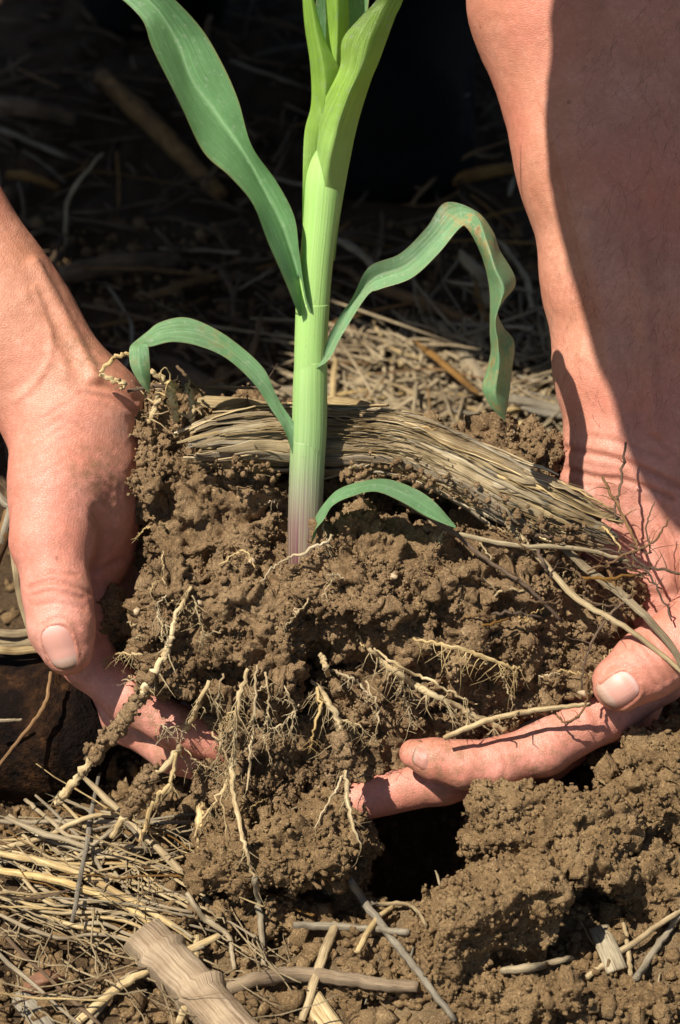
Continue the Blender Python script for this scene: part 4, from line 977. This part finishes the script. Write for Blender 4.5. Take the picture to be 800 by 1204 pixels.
# ------------------------------------------------------------------ old stalk lying across the clump
axis = [(208, 528, -66), (260, 520, -58), (330, 517, -36), (400, 518, -24), (470, 522, -30), (530, 545, -40), (600, 580, -50), (660, 608, -52), (726, 634, -54)]
rad = [16, 30, 38, 38, 36, 36, 36, 32, 20]
oldst = thing('old_stalk', P([(470, 560, 0)])[0], 'weathered split maize stalk with frayed ends lying behind the green stem', 'dead stalk')
ca = crom([a + (r,) for a, r in zip(axis, rad)], 90)
cw = P(ca[:, :3]); cr_ = ca[:, 3] * S0
g = Geo(); tube(g, cw[4:-4], cr_[4:-4] * 0.66, 16, 0.9, 0.10); build('pith', g, MAT['brownstraw'], oldst)
tt, nn, bb = frames(cw)
ref = BV * 0.75 + np.array([0, 0, 0.66])
for k in range(62):
    th = rng.uniform(-1.9, 1.9) if k > 26 else -1.75 + k * 0.135
    if k <= 26 or rng.uniform() < 0.4: i0, i1 = int(rng.integers(0, 14)), int(rng.integers(70, 90))
    else: i0 = int(rng.integers(0, 50)); i1 = min(89, i0 + int(rng.integers(24, 60)))
    idx = np.arange(i0, i1 + 1, 2)
    if len(idx) < 8: continue
    lift = rng.uniform(0.84, 1.12)
    up = ref[None] - tt[idx] * (tt[idx] @ ref)[:, None]; up /= np.linalg.norm(up, axis=1)[:, None]
    sd_ = np.cross(tt[idx], up)
    s = np.linspace(0, 1, len(idx)); drift = th + rng.normal(0, 0.14) * (s - 0.5) * 2 + 0.07 * np.sin(s * 9 + k)
    end = np.maximum(0, s - 0.8) * 5 * rng.uniform(-0.15, 0.42) + np.maximum(0, 0.15 - s) * 6 * rng.uniform(-0.10, 0.40)
    rr = cr_[idx] * (lift + end) * (0.72 + 0.28 * np.abs(np.sin(drift)))
    nrm = up * np.cos(drift)[:, None] + sd_ * np.sin(drift)[:, None]
    c = cw[idx] + nrm * rr[:, None] + rng.normal(0, 0.00025, (len(idx), 3))
    hw = rng.uniform(2.0, 9.5) * S0 * np.clip(np.minimum(s, 1 - s) * 7 + 0.25, 0, 1) * (1 + 0.15 * np.sin(s * 11 + k))
    g = Geo(); ribbon(g, c, hw, nrm, 0.0006, rng.uniform(-0.3, 0.6), 5); build('husk_strip', g, MAT['husk'] if rng.uniform() < 0.8 else MAT['greystraw'], oldst)
for k in range(40):                                         # torn splinters standing off the bundle
    i0 = int(rng.integers(2, 60)); i1 = min(89, i0 + int(rng.integers(10, 30))); idx = np.arange(i0, i1 + 1)
    up = ref[None] - tt[idx] * (tt[idx] @ ref)[:, None]; up /= np.linalg.norm(up, axis=1)[:, None]; sd_ = np.cross(tt[idx], up)
    s = np.linspace(0, 1, len(idx)); sf = s if rng.uniform() < 0.6 else 1 - s; th = rng.uniform(-1.3, 1.3); dr = th + rng.normal(0, 0.55) * sf ** 2
    nrm = up * np.cos(dr)[:, None] + sd_ * np.sin(dr)[:, None]
    c = cw[idx] + nrm * (cr_[idx] * (0.86 + rng.uniform(0.05, 0.42) * sf ** 2) * (0.74 + 0.26 * np.abs(np.sin(dr))))[:, None] + rng.normal(0, 0.0003, (len(idx), 3))
    g = Geo(); ribbon(g, c, (1.8 + 9.5 * rng.uniform() ** 2) * S0 * np.clip(1.15 - sf + rng.uniform(0, 0.12, len(s)), 0.08, 1), nrm, 0.0006, rng.uniform(-0.5, 0.8), 5); build('husk_strip', g, MAT[rng.choice(['husk', 'straw'])], oldst)
g = Geo()
for k in range(260):
    th = rng.uniform(-2.0, 2.0); i0 = int(rng.integers(0, 75)); i1 = min(89, i0 + int(rng.integers(10, 34))); idx = np.arange(i0, i1 + 1, 2)
    if len(idx) < 4: continue
    up = ref[None] - tt[idx] * (tt[idx] @ ref)[:, None]; up /= np.linalg.norm(up, axis=1)[:, None]; sd_ = np.cross(tt[idx], up)
    s = np.linspace(0, 1, len(idx)); dr = th + rng.normal(0, 0.25) * s
    nrm = up * np.cos(dr)[:, None] + sd_ * np.sin(dr)[:, None]
    c = cw[idx] + nrm * (cr_[idx] * (rng.uniform(0.80, 1.05) + rng.uniform(-0.1, 0.45) * s ** 3))[:, None]
    tube(g, c, rng.uniform(0.5, 1.3) * S0 * (1 - 0.6 * s), 4, 0.6)
tag(build('fibre', g, MAT['husk'], oldst), kind='stuff')

# ------------------------------------------------------------------ loose dry pieces, each a thing
def stick(name, pts, r, matn, label, cat, group=None, sides=8, flat=1.0, wob=0.06, taper=0.5, side_twigs=0, knots=0, jag=0.5, n=None):
    """pts: world points"""
    pts = np.asarray(pts, float); n = n or max(10, 6 * len(pts)); c = crom(pts, n)
    q_ = px_of(c)
    if q_[:, 1].mean() > 1000:                               # lying in front: rest on the clods instead of running through them
        i = np.clip((q_[:, 0] / _b).astype(int), 1, _W - 2); j = np.clip((q_[:, 1] / _b).astype(int), 1, _H - 2)
        dep = np.min([DM[i + a, j + b] for a in (-1, 0, 1) for b in (-1, 0, 1)], 0)
        q_[:, 2] = np.where((dep < 190) & (q_[:, 2] - dep < 130), np.minimum(q_[:, 2], dep - r * 0.6), q_[:, 2])
        q_[:, 2] = np.convolve(np.pad(q_[:, 2], 2, 'edge'), np.array([1, 2, 3, 2, 1]) / 9, 'valid'); c = P(q_)
    c[1:-1] += rng.normal(0, jag * 0.0003, (n - 2, 3))
    t = np.linspace(0, 1, n); rr = r * S0 * (1 - taper * np.abs(t - 0.35) ** 1.3)
    for _ in range(knots): rr = rr * (1 + 0.35 * np.exp(-((t - rng.uniform(0.1, 0.9)) / 0.02) ** 2))
    g = Geo(); tube(g, c, rr, sides, flat, wob)
    for _ in range(side_twigs):
        i = rng.integers(2, n - 2); d = rng.normal(0, 1, 3); d[2] = abs(d[2]); d /= np.linalg.norm(d); ln = rng.uniform(10, 34) * S0
        s = np.linspace(0, 1, 6)[:, None]; q = c[i] + d * s * ln + rng.normal(0, 0.3, 3) * s * s * ln + rng.normal(0, 0.0004, (6, 3)) * s
        tube(g, q, rr[i] * 0.45 * (1 - 0.75 * s[:, 0]), 5)
    o = build(name, g, MAT[matn], origin=c[0])
    return tag(o, label, cat, group)
def strip(name, pts, hw, matn, label, cat, group=None, nrm=(0, -0.4, 0.9), curl=0.3, th=0.0005, taper=True):
    c = crom(np.asarray(pts, float), 26); s = np.linspace(0, 1, 26)
    h = hw * S0 * (np.clip(np.minimum(s, 1 - s) * 8 + 0.35, 0, 1) if taper else 1)
    g = Geo(); ribbon(g, c, h, np.asarray(nrm, float), th, curl, 7)
    return tag(build(name, g, MAT[matn], origin=c[0]), label, cat, group)
def og(rows):
    """rows (x, y, lift px) -> points on the ground"""
    return [on_ground(x, y, l * S0) for x, y, l in rows]
# litter in front, placed one by one
stick('broken_stalk', og([(166, 1098, 30), (206, 1140, 32), (250, 1185, 30), (296, 1235, 28)]), 27, 'wood', 'thick pale broken maize stalk lying at the lower left', 'dead stalk', sides=18, wob=0.04, taper=0.15, knots=2)
stick('curved_stick', og([(262, 1166, 14), (300, 1152, 18), (350, 1146, 20), (400, 1150, 20), (450, 1158, 18), (492, 1160, 12)]), 9, 'wood', 'curved pale stick lying across the bottom beside the broken stalk', 'stick', sides=10)
stick('twig', og([(390, 1002, 20), (418, 1045, 26), (455, 1095, 26), (490, 1140, 22), (535, 1200, 16)]), 5, 'greystraw', 'long thin grey twig slanting down past the dark hole', 'twig', side_twigs=3)
stick('pale_stick', og([(590, 1142, 40), (630, 1137, 44), (672, 1126, 46)]), 5, 'straw', 'short whitish stick on the front of the big clod', 'stick', taper=0.7)
stick('dry_straw', og([(690, 1150, 14), (740, 1112, 18), (810, 1064, 16)]), 4, 'straw', 'golden straw at the lower right, the longer of the crossed pair', 'straw')
stick('dry_straw', og([(748, 1150, 12), (775, 1110, 16), (800, 1075, 14)]), 4.5, 'greystraw', 'greyish straw crossing the golden one at the lower right', 'straw')
stick('dry_straw', og([(742, 1146, 10), (738, 1110, 14), (733, 1085, 12)]), 3, 'straw', 'short upright straw stub next to the grey wood chip', 'straw')
strip('wood_chip', og([(704, 1088, 16), (714, 1112, 20), (726, 1140, 14)]), 12, 'greystraw', 'flat grey wood chip standing in the soil at lower right', 'wood chip', curl=0.1, th=0.002, taper=False)
stick('dry_straw', og([(395, 1085, 16), (378, 1130, 20), (355, 1200, 14)]), 6, 'straw', 'pale straw standing over the curved stick, thicker of two', 'straw', flat=0.5)
strip('husk_piece', og([(362, 1166, 18), (378, 1190, 20), (400, 1220, 12)]), 13, 'straw', 'pale torn husk flake at the bottom edge under the curved stick', 'husk', th=0.0008)
stick('dry_straw', og([(345, 1088, 12), (400, 1090, 14), (480, 1096, 10)]), 5, 'greystraw', 'grey straw lying level along the front lip of the hole', 'straw')
stick('dry_straw', og([(420, 1120, 14), (440, 1085, 20), (462, 1066, 22)]), 4, 'straw', 'short pale straw leaning across the grey twig', 'straw')
stick('dry_straw', og([(425, 1066, 20), (470, 1062, 22), (492, 1072, 18), (505, 1100, 12)]), 2.5, 'straw', 'thin bent straw touching the left side of the big clod', 'straw')
stick('dry_straw', [on_ground(236, 945, 0.020), on_ground(238, 985, 0.022), on_ground(234, 1014, 0.014)], 7, 'straw', 'upright flat straw stub below the hanging soil at left', 'straw', flat=0.5)
stick('dry_straw', og([(300, 1032, 34), (306, 1080, 28), (310, 1135, 16)]), 4, 'greystraw', 'thin upright grey straw hanging below the longest root', 'straw')
# dead leaf
dl = Geo(); sheet(dl, [px_of(p[None])[0] for p in og([(22, 1166, 4), (36, 1148, 16), (55, 1140, 20), (76, 1146, 8)])], [px_of(p[None])[0] for p in og([(20, 1168, 8), (40, 1156, 26), (58, 1152, 28), (78, 1147, 10)])], [px_of(p[None])[0] for p in og([(22, 1170, 4), (42, 1168, 12), (60, 1162, 12), (78, 1149, 8)])], 24, 9)
tag(build('dead_leaf', dl, MAT['deadleaf']), 'curled reddish brown dead leaf in the lower left corner', 'leaf')
strip('husk_piece', og([(20, 1166, 14), (40, 1190, 16), (62, 1222, 10)]), 12, 'greystraw', 'grey husk strip under the dead leaf at the corner', 'husk')
# dark log and husks left of the thumb
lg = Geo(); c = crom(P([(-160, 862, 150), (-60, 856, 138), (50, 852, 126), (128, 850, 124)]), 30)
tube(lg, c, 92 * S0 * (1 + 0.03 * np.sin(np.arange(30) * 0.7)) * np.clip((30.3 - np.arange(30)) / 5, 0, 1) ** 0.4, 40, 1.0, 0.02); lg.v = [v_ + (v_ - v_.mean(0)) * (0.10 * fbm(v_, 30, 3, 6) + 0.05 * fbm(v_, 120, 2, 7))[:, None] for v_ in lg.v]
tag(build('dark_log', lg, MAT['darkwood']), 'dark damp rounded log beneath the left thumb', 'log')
for k, (dy, hw_, lab) in enumerate([(-8, 5, 'uppermost'), (2, 6, 'middle'), (12, 5, 'lowest')]):
    strip('husk_piece', P([(-25, 746 + dy + rng.normal(0, 2), 70), (15, 752 + dy, 56 + rng.normal(0, 4)), (40, 750 + dy, 54), (64, 753 + dy * 0.7, 52)]), hw_, 'husk', lab + ' of three pale husk shreds lying on the dark log beside the left thumb', 'husk', nrm=BV + np.array([0, 0, 0.7]), curl=0.6)
for k, (dx, lab) in enumerate([(0, 'outer'), (7, 'middle'), (14, 'inner')]):
    strip('husk_piece', P([(14 + dx * 0.4, 636 + dx, 50), (18 + dx, 672, 44 + rng.normal(0, 3)), (24 + dx, 706, 44), (36 + dx, 746 - dx, 48)]), 3.6, 'husk', lab + ' of three upright frayed husk shreds behind the left thumb', 'husk', nrm=BV, curl=0.5)
strip('husk_piece', P([(-22, 560, 90), (4, 590, 86), (12, 600, 84), (-4, 650, 80)]), 5, 'greystraw', 'weathered grey husk at the left edge below the left wrist', 'husk', nrm=BV, curl=0.6)
stick('dead_stick', P([(-30, 700, 95), (0, 640, 90), (24, 570, 100)]), 10, 'brownstraw', 'brown stick leaning at the left edge behind the left hand', 'stick')
stick('dry_straw', P([(60, 790, 20), (52, 830, 5), (22, 870, -10), (-10, 910, -20)]), 2.5, 'twig', 'thin bent straw dangling under the left thumb nail', 'straw')
stick('dry_straw', P([(-20, 848, 0), (8, 847, 0), (26, 846, 6)]), 2.2, 'straw', 'short level pale straw in front of the dark log', 'straw')
# knotty crown of old roots on the upper left corner of the clump
GK = 'old crown roots on the upper left corner of the clump'
for k, rows in enumerate([[(178, 436, -60), (196, 450, -52), (215, 460, -40), (232, 462, -30)], [(200, 448, -52), (204, 470, -58), (206, 496, -52)], [(218, 452, -44), (226, 476, -50), (228, 505, -46)], [(190, 462, -40), (182, 480, -44), (176, 498, -42)]]):
    stick('crown_root', P(rows), (3.6, 5, 4.2, 3.4)[k], 'root', ('grey crown root running along the top of the clump corner', 'thick knobbly crown root curving down the clump corner', 'knobbly crown root nearest the old stalk on the clump corner', 'short crown root at the outer side of the clump corner')[k], 'root', GK, knots=1, jag=2.0, wob=0.10, side_twigs=5)
stick('twig', P([(118, 438, -70), (135, 422, -74), (150, 416, -72), (160, 422, -66)]), 2.6, 'root', 'hooked tan twig resting on the left wrist', 'twig', jag=1.0)
stick('twig', P([(118, 440, -70), (132, 446, -70), (146, 450, -66), (142, 458, -66)]), 3.2, 'root', 'small forked tan twig lying on the left wrist', 'twig', side_twigs=2, jag=1.2)
stick('twig', P([(150, 460, -50), (190, 454, -50), (260, 456, -30), (330, 455, -10)]), 2.4, 'twig', 'long level twig over the top of the clump behind the small leaf', 'twig', side_twigs=4)
stick('twig', P([(208, 430, -40), (226, 450, -44), (240, 466, -36)]), 2.0, 'brownstraw', 'short slanted brown twig behind the folded leaf tip', 'twig')
for k, (rows, lab) in enumerate([([(232, 470, 10), (290, 474, 4), (340, 482, 6)], 'pale husk strip above the left end of the old stalk'), ([(255, 482, 0), (300, 488, -6), (344, 495, -4)], 'narrow husk strip resting on the left part of the old stalk'), ([(385, 470, 20), (430, 478, 14), (470, 500, 10)], 'pale husk strip above the old stalk right of the stem'), ([(395, 492, 10), (440, 486, 4), (520, 506, 0)], 'long curled husk strip along the top of the old stalk')]):
    strip('husk_piece', P(rows), 8, 'husk', lab, 'husk', nrm=BV * 0.7 + np.array([0, 0, 0.7]))
# straws running down over the right side of the clump
stick('dry_straw', P([(588, 606, -66), (630, 650, -84), (680, 705, -96), (740, 740, -110), (815, 800, -118)]), 4.5, 'straw', 'long pale straw sloping from the old stalk over the right thumb', 'straw', flat=0.6)
stick('dry_straw', P([(630, 612, -60), (690, 668, -84), (740, 706, -104), (790, 760, -116), (806, 795, -118)]), 6.5, 'husk', 'broad pale straw above the long one by the right thumb', 'straw', flat=0.4)
stick('dry_straw', P([(470, 590, -76), (530, 624, -90), (575, 660, -96), (620, 690, -100), (660, 730, -92)]), 2.6, 'twig', 'brown straw slanting across the right half of the clump', 'straw')
stick('dry_straw', P([(540, 628, -84), (600, 640, -96), (680, 645, -92), (740, 660, -96)]), 3, 'greystraw', 'grey straw lying level below the frayed end of the old stalk', 'straw')
stick('dry_straw', P([(560, 560, -50), (590, 600, -70), (610, 636, -84)]), 7, 'husk', 'short wide straw hanging from the old stalk', 'straw', flat=0.4)
stick('pale_twig', P([(522, 868, -98), (560, 852, -100), (610, 838, -98), (660, 832, -92), (694, 828, -86)]), 3.4, 'root', 'pale bare twig lying along the right forefinger', 'twig', side_twigs=3)
GT = 'thin dry twigs by the right wrist'
TW = [([(736, 520, -60), (731, 560, -66), (726, 590, -72), (722, 608, -76)], 2.6, 'thin upright twig in front of the right wrist crease'),
      ([(708, 560, -70), (722, 586, -76), (736, 616, -84), (748, 640, -92), (742, 670, -96)], 3.0, 'forked twig leaning down towards the right palm'),
      ([(722, 660, -92), (758, 668, -100), (790, 672, -104), (815, 680, -104)], 3.0, 'dark twig pointing level across the right palm'),
      ([(690, 672, -96), (730, 656, -100), (770, 636, -104), (786, 610, -106)], 2.4, 'twig curving up to the right edge over the palm'),
      ([(700, 646, -92), (742, 652, -100), (772, 690, -108), (790, 730, -110)], 2.2, 'fine twig drooping across the base of the right thumb'),
      ([(742, 700, -104), (712, 730, -104), (690, 770, -100), (684, 810, -96)], 2.6, 'dark looping twig left of the right thumb'),
      ([(684, 760, -96), (690, 800, -98), (688, 830, -96), (668, 850, -90), (652, 836, -86), (664, 816, -88)], 2.4, 'dark curled tendril at the tip of the right thumb'),
      ([(740, 640, -96), (764, 650, -100), (760, 620, -102), (770, 590, -102)], 1.8, 'fine brittle twig tip beside the right palm')]
for rows, r, lab in TW: stick('twig', P(rows), r * 0.62, 'twig', lab, 'twig', GT, side_twigs=7, jag=1.1)
for k in range(16):
    x, y = rng.uniform(540, 720), rng.uniform(600, 740); a = rng.uniform(-0.3, 1.3); ln = rng.uniform(25, 80)
    stick('rootlet', P([(x, y, -84), (x + math.cos(a) * ln * 0.5, y + math.sin(a) * ln * 0.5 + rng.normal(0, 5), -98), (x + math.cos(a) * ln, y + math.sin(a) * ln, -90)]), rng.uniform(1.0, 2.2), rng.choice(['twig', 'brownstraw', 'root']), 'fine brown rootlet tangled on the clump ' + ('below the frayed stalk end' if x > 630 else 'right of the low leaf'), 'rootlet', 'fine rootlets ' + ('below the frayed stalk end' if x > 630 else 'right of the low leaf'), side_twigs=2, jag=1.2)

# ------------------------------------------------------------------ straw: a few shapes copied in loops
PROTO = {}
def proto(kind, k):
    key = (kind, k)
    if key in PROTO: return PROTO[key]
    g = Geo(); n = 12; t = np.linspace(-0.5, 0.5, n)
    bend = rng.normal(0, 0.22, 2); kink = rng.normal(0, 0.16)
    c = np.stack([t, bend[0] * (t ** 2 - 0.1) + kink * np.abs(t), bend[1] * 0.5 * (t ** 2 - 0.1)], 1) + rng.normal(0, 0.004, (n, 3))
    if kind == 'straw': tube(g, c, 0.020 * (1 - 0.5 * np.abs(t) + 0.15 * np.sin(t * 14)), 7, rng.uniform(0.25, 0.9), 0.12)
    elif kind == 'fine': tube(g, c + rng.normal(0, 0.012, (n, 3)), 0.009 * (1 - np.abs(t)), 4)
    else: ribbon(g, c, 0.055 * np.clip((0.5 - np.abs(t)) * 6 + 0.3, 0, 1), np.array([0, 0.2, 1.0]), 0.006, rng.uniform(0.2, 0.9), 5)
    v, q, tr, uv = g.arrays(); uv[:, 1] *= 0.1
    me = make_mesh('dry_' + kind, v, q, tr, uv)
    PROTO[key] = me; return me
def lay(name, kind, matn, p, az, tilt, ln, label, cat, group, thick=1.0):
    me = proto(kind, int(rng.integers(0, 12)))
    key = (kind, me.name, str(matn))
    if key not in PROTO:
        m2 = me.copy(); m2.materials.clear(); m2.materials.append(MAT[matn]); PROTO[key] = m2
    o = bpy.data.objects.new(name, PROTO[key]); COL.objects.link(o)
    o.location = p; o.rotation_euler = (rng.uniform(-0.6, 0.6), tilt, az); o.scale = (ln, ln * thick, ln * thick)
    return tag(o, label, cat, group)
def lay_px(x, y, lift, *a, **k):
    return lay(*a[:3], on_ground(x, y, lift), *a[3:], **k)
TONE = {'straw': 'golden', 'greystraw': 'greyish', 'brownstraw': 'brown', 'husk': 'pale flat'}
# mat of straw at the lower left
for k in range(78):
    x = rng.uniform(-10, 235); y = rng.uniform(955, 1204)
    if y > 1072 and rng.uniform() < 0.62: continue
    if x > 140 and y > 1080: continue
    az = rng.normal(-0.45, 0.45) if rng.uniform() < 0.75 else rng.uniform(-1.6, 1.6); mt = rng.choice(['straw', 'greystraw', 'straw', 'brownstraw'])
    part_ = ('under the hanging roots' if x > 110 else 'just below the dark log') if y < 1040 else ('beside the broken stalk' if x > 90 else 'near the dead leaf')
    lay_px(x, y, rng.uniform(0.003, 0.016), 'dry_straw', 'straw' if rng.uniform() < 0.6 else 'fine', mt, az, rng.uniform(-0.12, 0.15), rng.uniform(0.035, 0.10), 'thin ' + TONE[mt] + ' straw in the tangled mat ' + part_, 'straw', TONE[mt] + ' straws in the mat ' + part_, thick=rng.uniform(0.4, 0.85))
MATL = [([(-10, 1002, 40), (60, 1016, 44), (120, 1040, 40), (190, 1080, 30), (235, 1110, 24)], 5, 'uppermost of the long pale straws sweeping in from the left edge'),
        ([(-10, 1022, 34), (70, 1036, 40), (140, 1062, 34), (200, 1098, 24)], 5.5, 'second long pale straw sweeping in from the left edge'),
        ([(-10, 966, 40), (80, 966, 40), (180, 967, 36), (270, 966, 24)], 3.5, 'long level grey straw just under the dark log'),
        ([(-10, 1000, 30), (50, 985, 44), (100, 962, 48), (150, 958, 40)], 4, 'arched straw rising under the hanging mud coated root'),
        ([(30, 940, 30), (60, 965, 44), (90, 985, 46), (200, 1000, 30)], 3, 'thin straw dipping between the two hanging roots'),
        ([(90, 1010, 40), (130, 978, 50), (150, 970, 46), (176, 1002, 36)], 3, 'thin looped straw in the middle of the left mat'),
        ([(220, 1050, 20), (240, 1080, 24), (268, 1100, 24), (276, 1140, 14)], 3.5, 'thin straw hooking down beside the broken stalk'),
        ([(90, 1204, 10), (140, 1160, 30), (200, 1128, 40), (258, 1100, 34)], 6, 'thick straw laid across the top of the broken stalk'),
        ([(100, 1210, 10), (150, 1150, 26), (240, 1112, 40)], 5, 'straw just left of the thick one over the broken stalk'),
        ([(210, 1204, 30), (226, 1160, 44), (232, 1100, 34)], 5, 'upright frayed straw crossing the broken stalk')]
for k in range(16):
    y0 = 975 + k * 6.5; bend_ = rng.normal(0, 14)
    MATL.append(([(-12 + rng.uniform(0, 60), y0, 24 + rng.uniform(0, 16)), (70 + rng.uniform(-15, 15), y0 + 14 + bend_, 34 + rng.uniform(0, 12)), (140 + rng.uniform(-20, 20), y0 + 34 - bend_ * 0.4, 30), (205 + rng.uniform(-30, 50), y0 + 66 + rng.normal(0, 10), 18)], rng.uniform(1.8, 3.4), None))
for k, (rows, r, lab) in enumerate(MATL):
    if lab is None: tag(stick('dry_straw', og(rows), r, 'straw', 'x', 'straw', flat=0.6), 'long thin pale straw curving to the right across the lower left mat', None, 'long pale straws across the lower left mat')
MATL = [m_ for m_ in MATL if m_[2]]
for rows, r, lab in MATL: stick('dry_straw', og(rows), r, 'straw', lab, 'straw', flat=0.7)
fg = Geo()
for k in range(230):                                        # hair-fine fibres nobody could count
    x, y = rng.uniform(-20, 300), rng.triangular(940, 1000, 1215); p0 = on_ground(x, y, rng.uniform(0.001, 0.016)); a = rng.normal(-0.3, 0.9); ln = rng.uniform(0.008, 0.04)
    s = np.linspace(0, 1, 7)[:, None]; d = np.array([math.cos(a), math.sin(a), rng.normal(0, 0.15)])
    tube(fg, p0 + d * s * ln + rng.normal(0, 0.2, 3) * s * s * ln + rng.normal(0, 0.0004, (7, 3)), rng.uniform(0.00015, 0.00045), 4)
tag(build('straw_fibres', fg, MAT['straw'], origin=(0, 0, 0)), 'fine fibres tangled through the straw mat at lower left', 'fibres', kind='stuff')
# front right bits
for k in range(22):
    x, y = rng.uniform(330, 800), rng.uniform(1060, 1204); mt = rng.choice(['straw', 'greystraw', 'brownstraw'])
    side = 'bottom right soil' if x > 560 else 'soil between curved stick and big clod'
    lay_px(x, y, 0.003, 'dry_straw', rng.choice(['straw', 'fine']), mt, rng.uniform(-1.6, 1.6), rng.uniform(-0.1, 0.2), rng.uniform(0.015, 0.04), 'small ' + TONE[mt] + ' straw fragment on the ' + side, 'straw', TONE[mt] + ' fragments on the ' + side, thick=rng.uniform(0.7, 1.1))
# sunlit and shaded litter behind the clump
for k in range(128):
    x, y = rng.uniform(370, 690), rng.uniform(392, 590); kd = rng.choice(['straw', 'flat', 'flat']); mt = rng.choice(['straw', 'brownstraw', 'straw', 'greystraw', 'straw'])
    where = 'just right of the stem' if x < 480 else ('below the drooping leaf' if x < 590 else 'beside the right wrist')
    lay_px(x, y, rng.uniform(0.002, 0.022), 'dry_straw', kd, mt, rng.uniform(-1.6, 1.6), rng.uniform(-0.2, 0.2), rng.uniform(0.03, 0.075), TONE[mt] + (' flake' if kd == 'flat' else ' straw') + ' in the sunlit litter ' + where, 'straw', TONE[mt] + (' flakes' if kd == 'flat' else ' straws') + ' ' + where, thick=rng.uniform(0.5, 1.0))
for k in range(72):
    x, y = rng.uniform(-20, 640), rng.uniform(5, 430); kd = rng.choice(['straw', 'flat', 'straw']); mt = rng.choice(['brownstraw', 'greystraw', 'brownstraw', 'brownstraw'])
    ln_ = rng.uniform(0.03, 0.10)
    where = ('at the top left' if y < 150 else 'above the left hand' if x < 170 else 'behind the large upper leaf') if x < 340 else ('at the top right' if y < 180 else 'behind the drooping leaf')
    lay_px(x, y, rng.uniform(0.002, 0.02), 'dry_straw', kd, mt, rng.uniform(-1.6, 1.6), rng.uniform(-0.3, 0.3), ln_, ('short' if ln_ < 0.055 else 'long') + ' dim ' + TONE[mt] + (' flake' if kd == 'flat' else ' straw') + ' in the shaded background ' + where, 'straw', ('short ' if ln_ < 0.055 else 'long ') + TONE[mt] + (' flakes' if kd == 'flat' else ' straws') + ' in the shade ' + where, thick=rng.uniform(0.7, 1.3))
for x0, y0, x1, y1, r, lab in [(70, 325, 210, 305, 15, 'thick shaded stalk lying level above the left forearm'), (-10, 125, 90, 140, 16, 'dim brown stalk piece near the upper left edge'), (120, 90, 260, 230, 16, 'dark slanting stalk behind the large upper leaf'), (10, 205, 70, 222, 7, 'short pale stick above the left forearm in shade'), (520, 215, 640, 195, 10, 'dim stalk piece beside the right forearm'), (420, 330, 600, 400, 9, 'long grey stalk behind the drooping leaf')]:
    stick('dead_stalk', og([(x0, y0, 26), ((x0 + x1) / 2, (y0 + y1) / 2 - 4, 30), (x1, y1, 24)]), r * 1.2, 'brownstraw', lab, 'dead stalk', sides=10, knots=1)
lf = Geo()
for k in range(700):                                        # litter too fine to count
    x, y = rng.uniform(-40, 740), rng.uniform(0, 600); p0 = on_ground(x, y, rng.uniform(0.001, 0.012)); a = rng.uniform(0, 3.14); ln = rng.uniform(0.012, 0.05)
    s = np.linspace(0, 1, 5)[:, None]; d = np.array([math.cos(a), math.sin(a), rng.normal(0, 0.08)])
    tube(lf, p0 + d * s * ln + rng.normal(0, 0.3, 3) * (1, 1, 0.15) * s * s * ln, rng.uniform(0.0004, 0.0014), 4)
sf = Geo()
for k in range(1000):
    x, y = rng.uniform(370, 690), rng.uniform(400, 600); p0 = on_ground(x, y, rng.uniform(0.001, 0.016)); a = rng.uniform(0, 3.14); ln = rng.uniform(0.012, 0.07)
    s = np.linspace(0, 1, 5)[:, None]; d = np.array([math.cos(a), math.sin(a), rng.normal(0, 0.07)])
    tube(sf, p0 + d * s * ln + rng.normal(0, 0.5, 3) * (1, 1, 0.15) * s * s * ln, rng.uniform(0.0003, 0.0012), 5, 0.5)
tag(build('straw_chaff', sf, MAT['straw'], origin=(0, 0, 0)), 'fine chaff of pale straw on the sunlit ground behind', 'litter', kind='stuff')
tag(build('fine_litter', lf, MAT['brownstraw'], origin=(0, 0, 0)), 'fine brown litter matted over the ground behind', 'litter', kind='stuff')

for o in scene.objects:
    if '_o' in o: del o['_o']
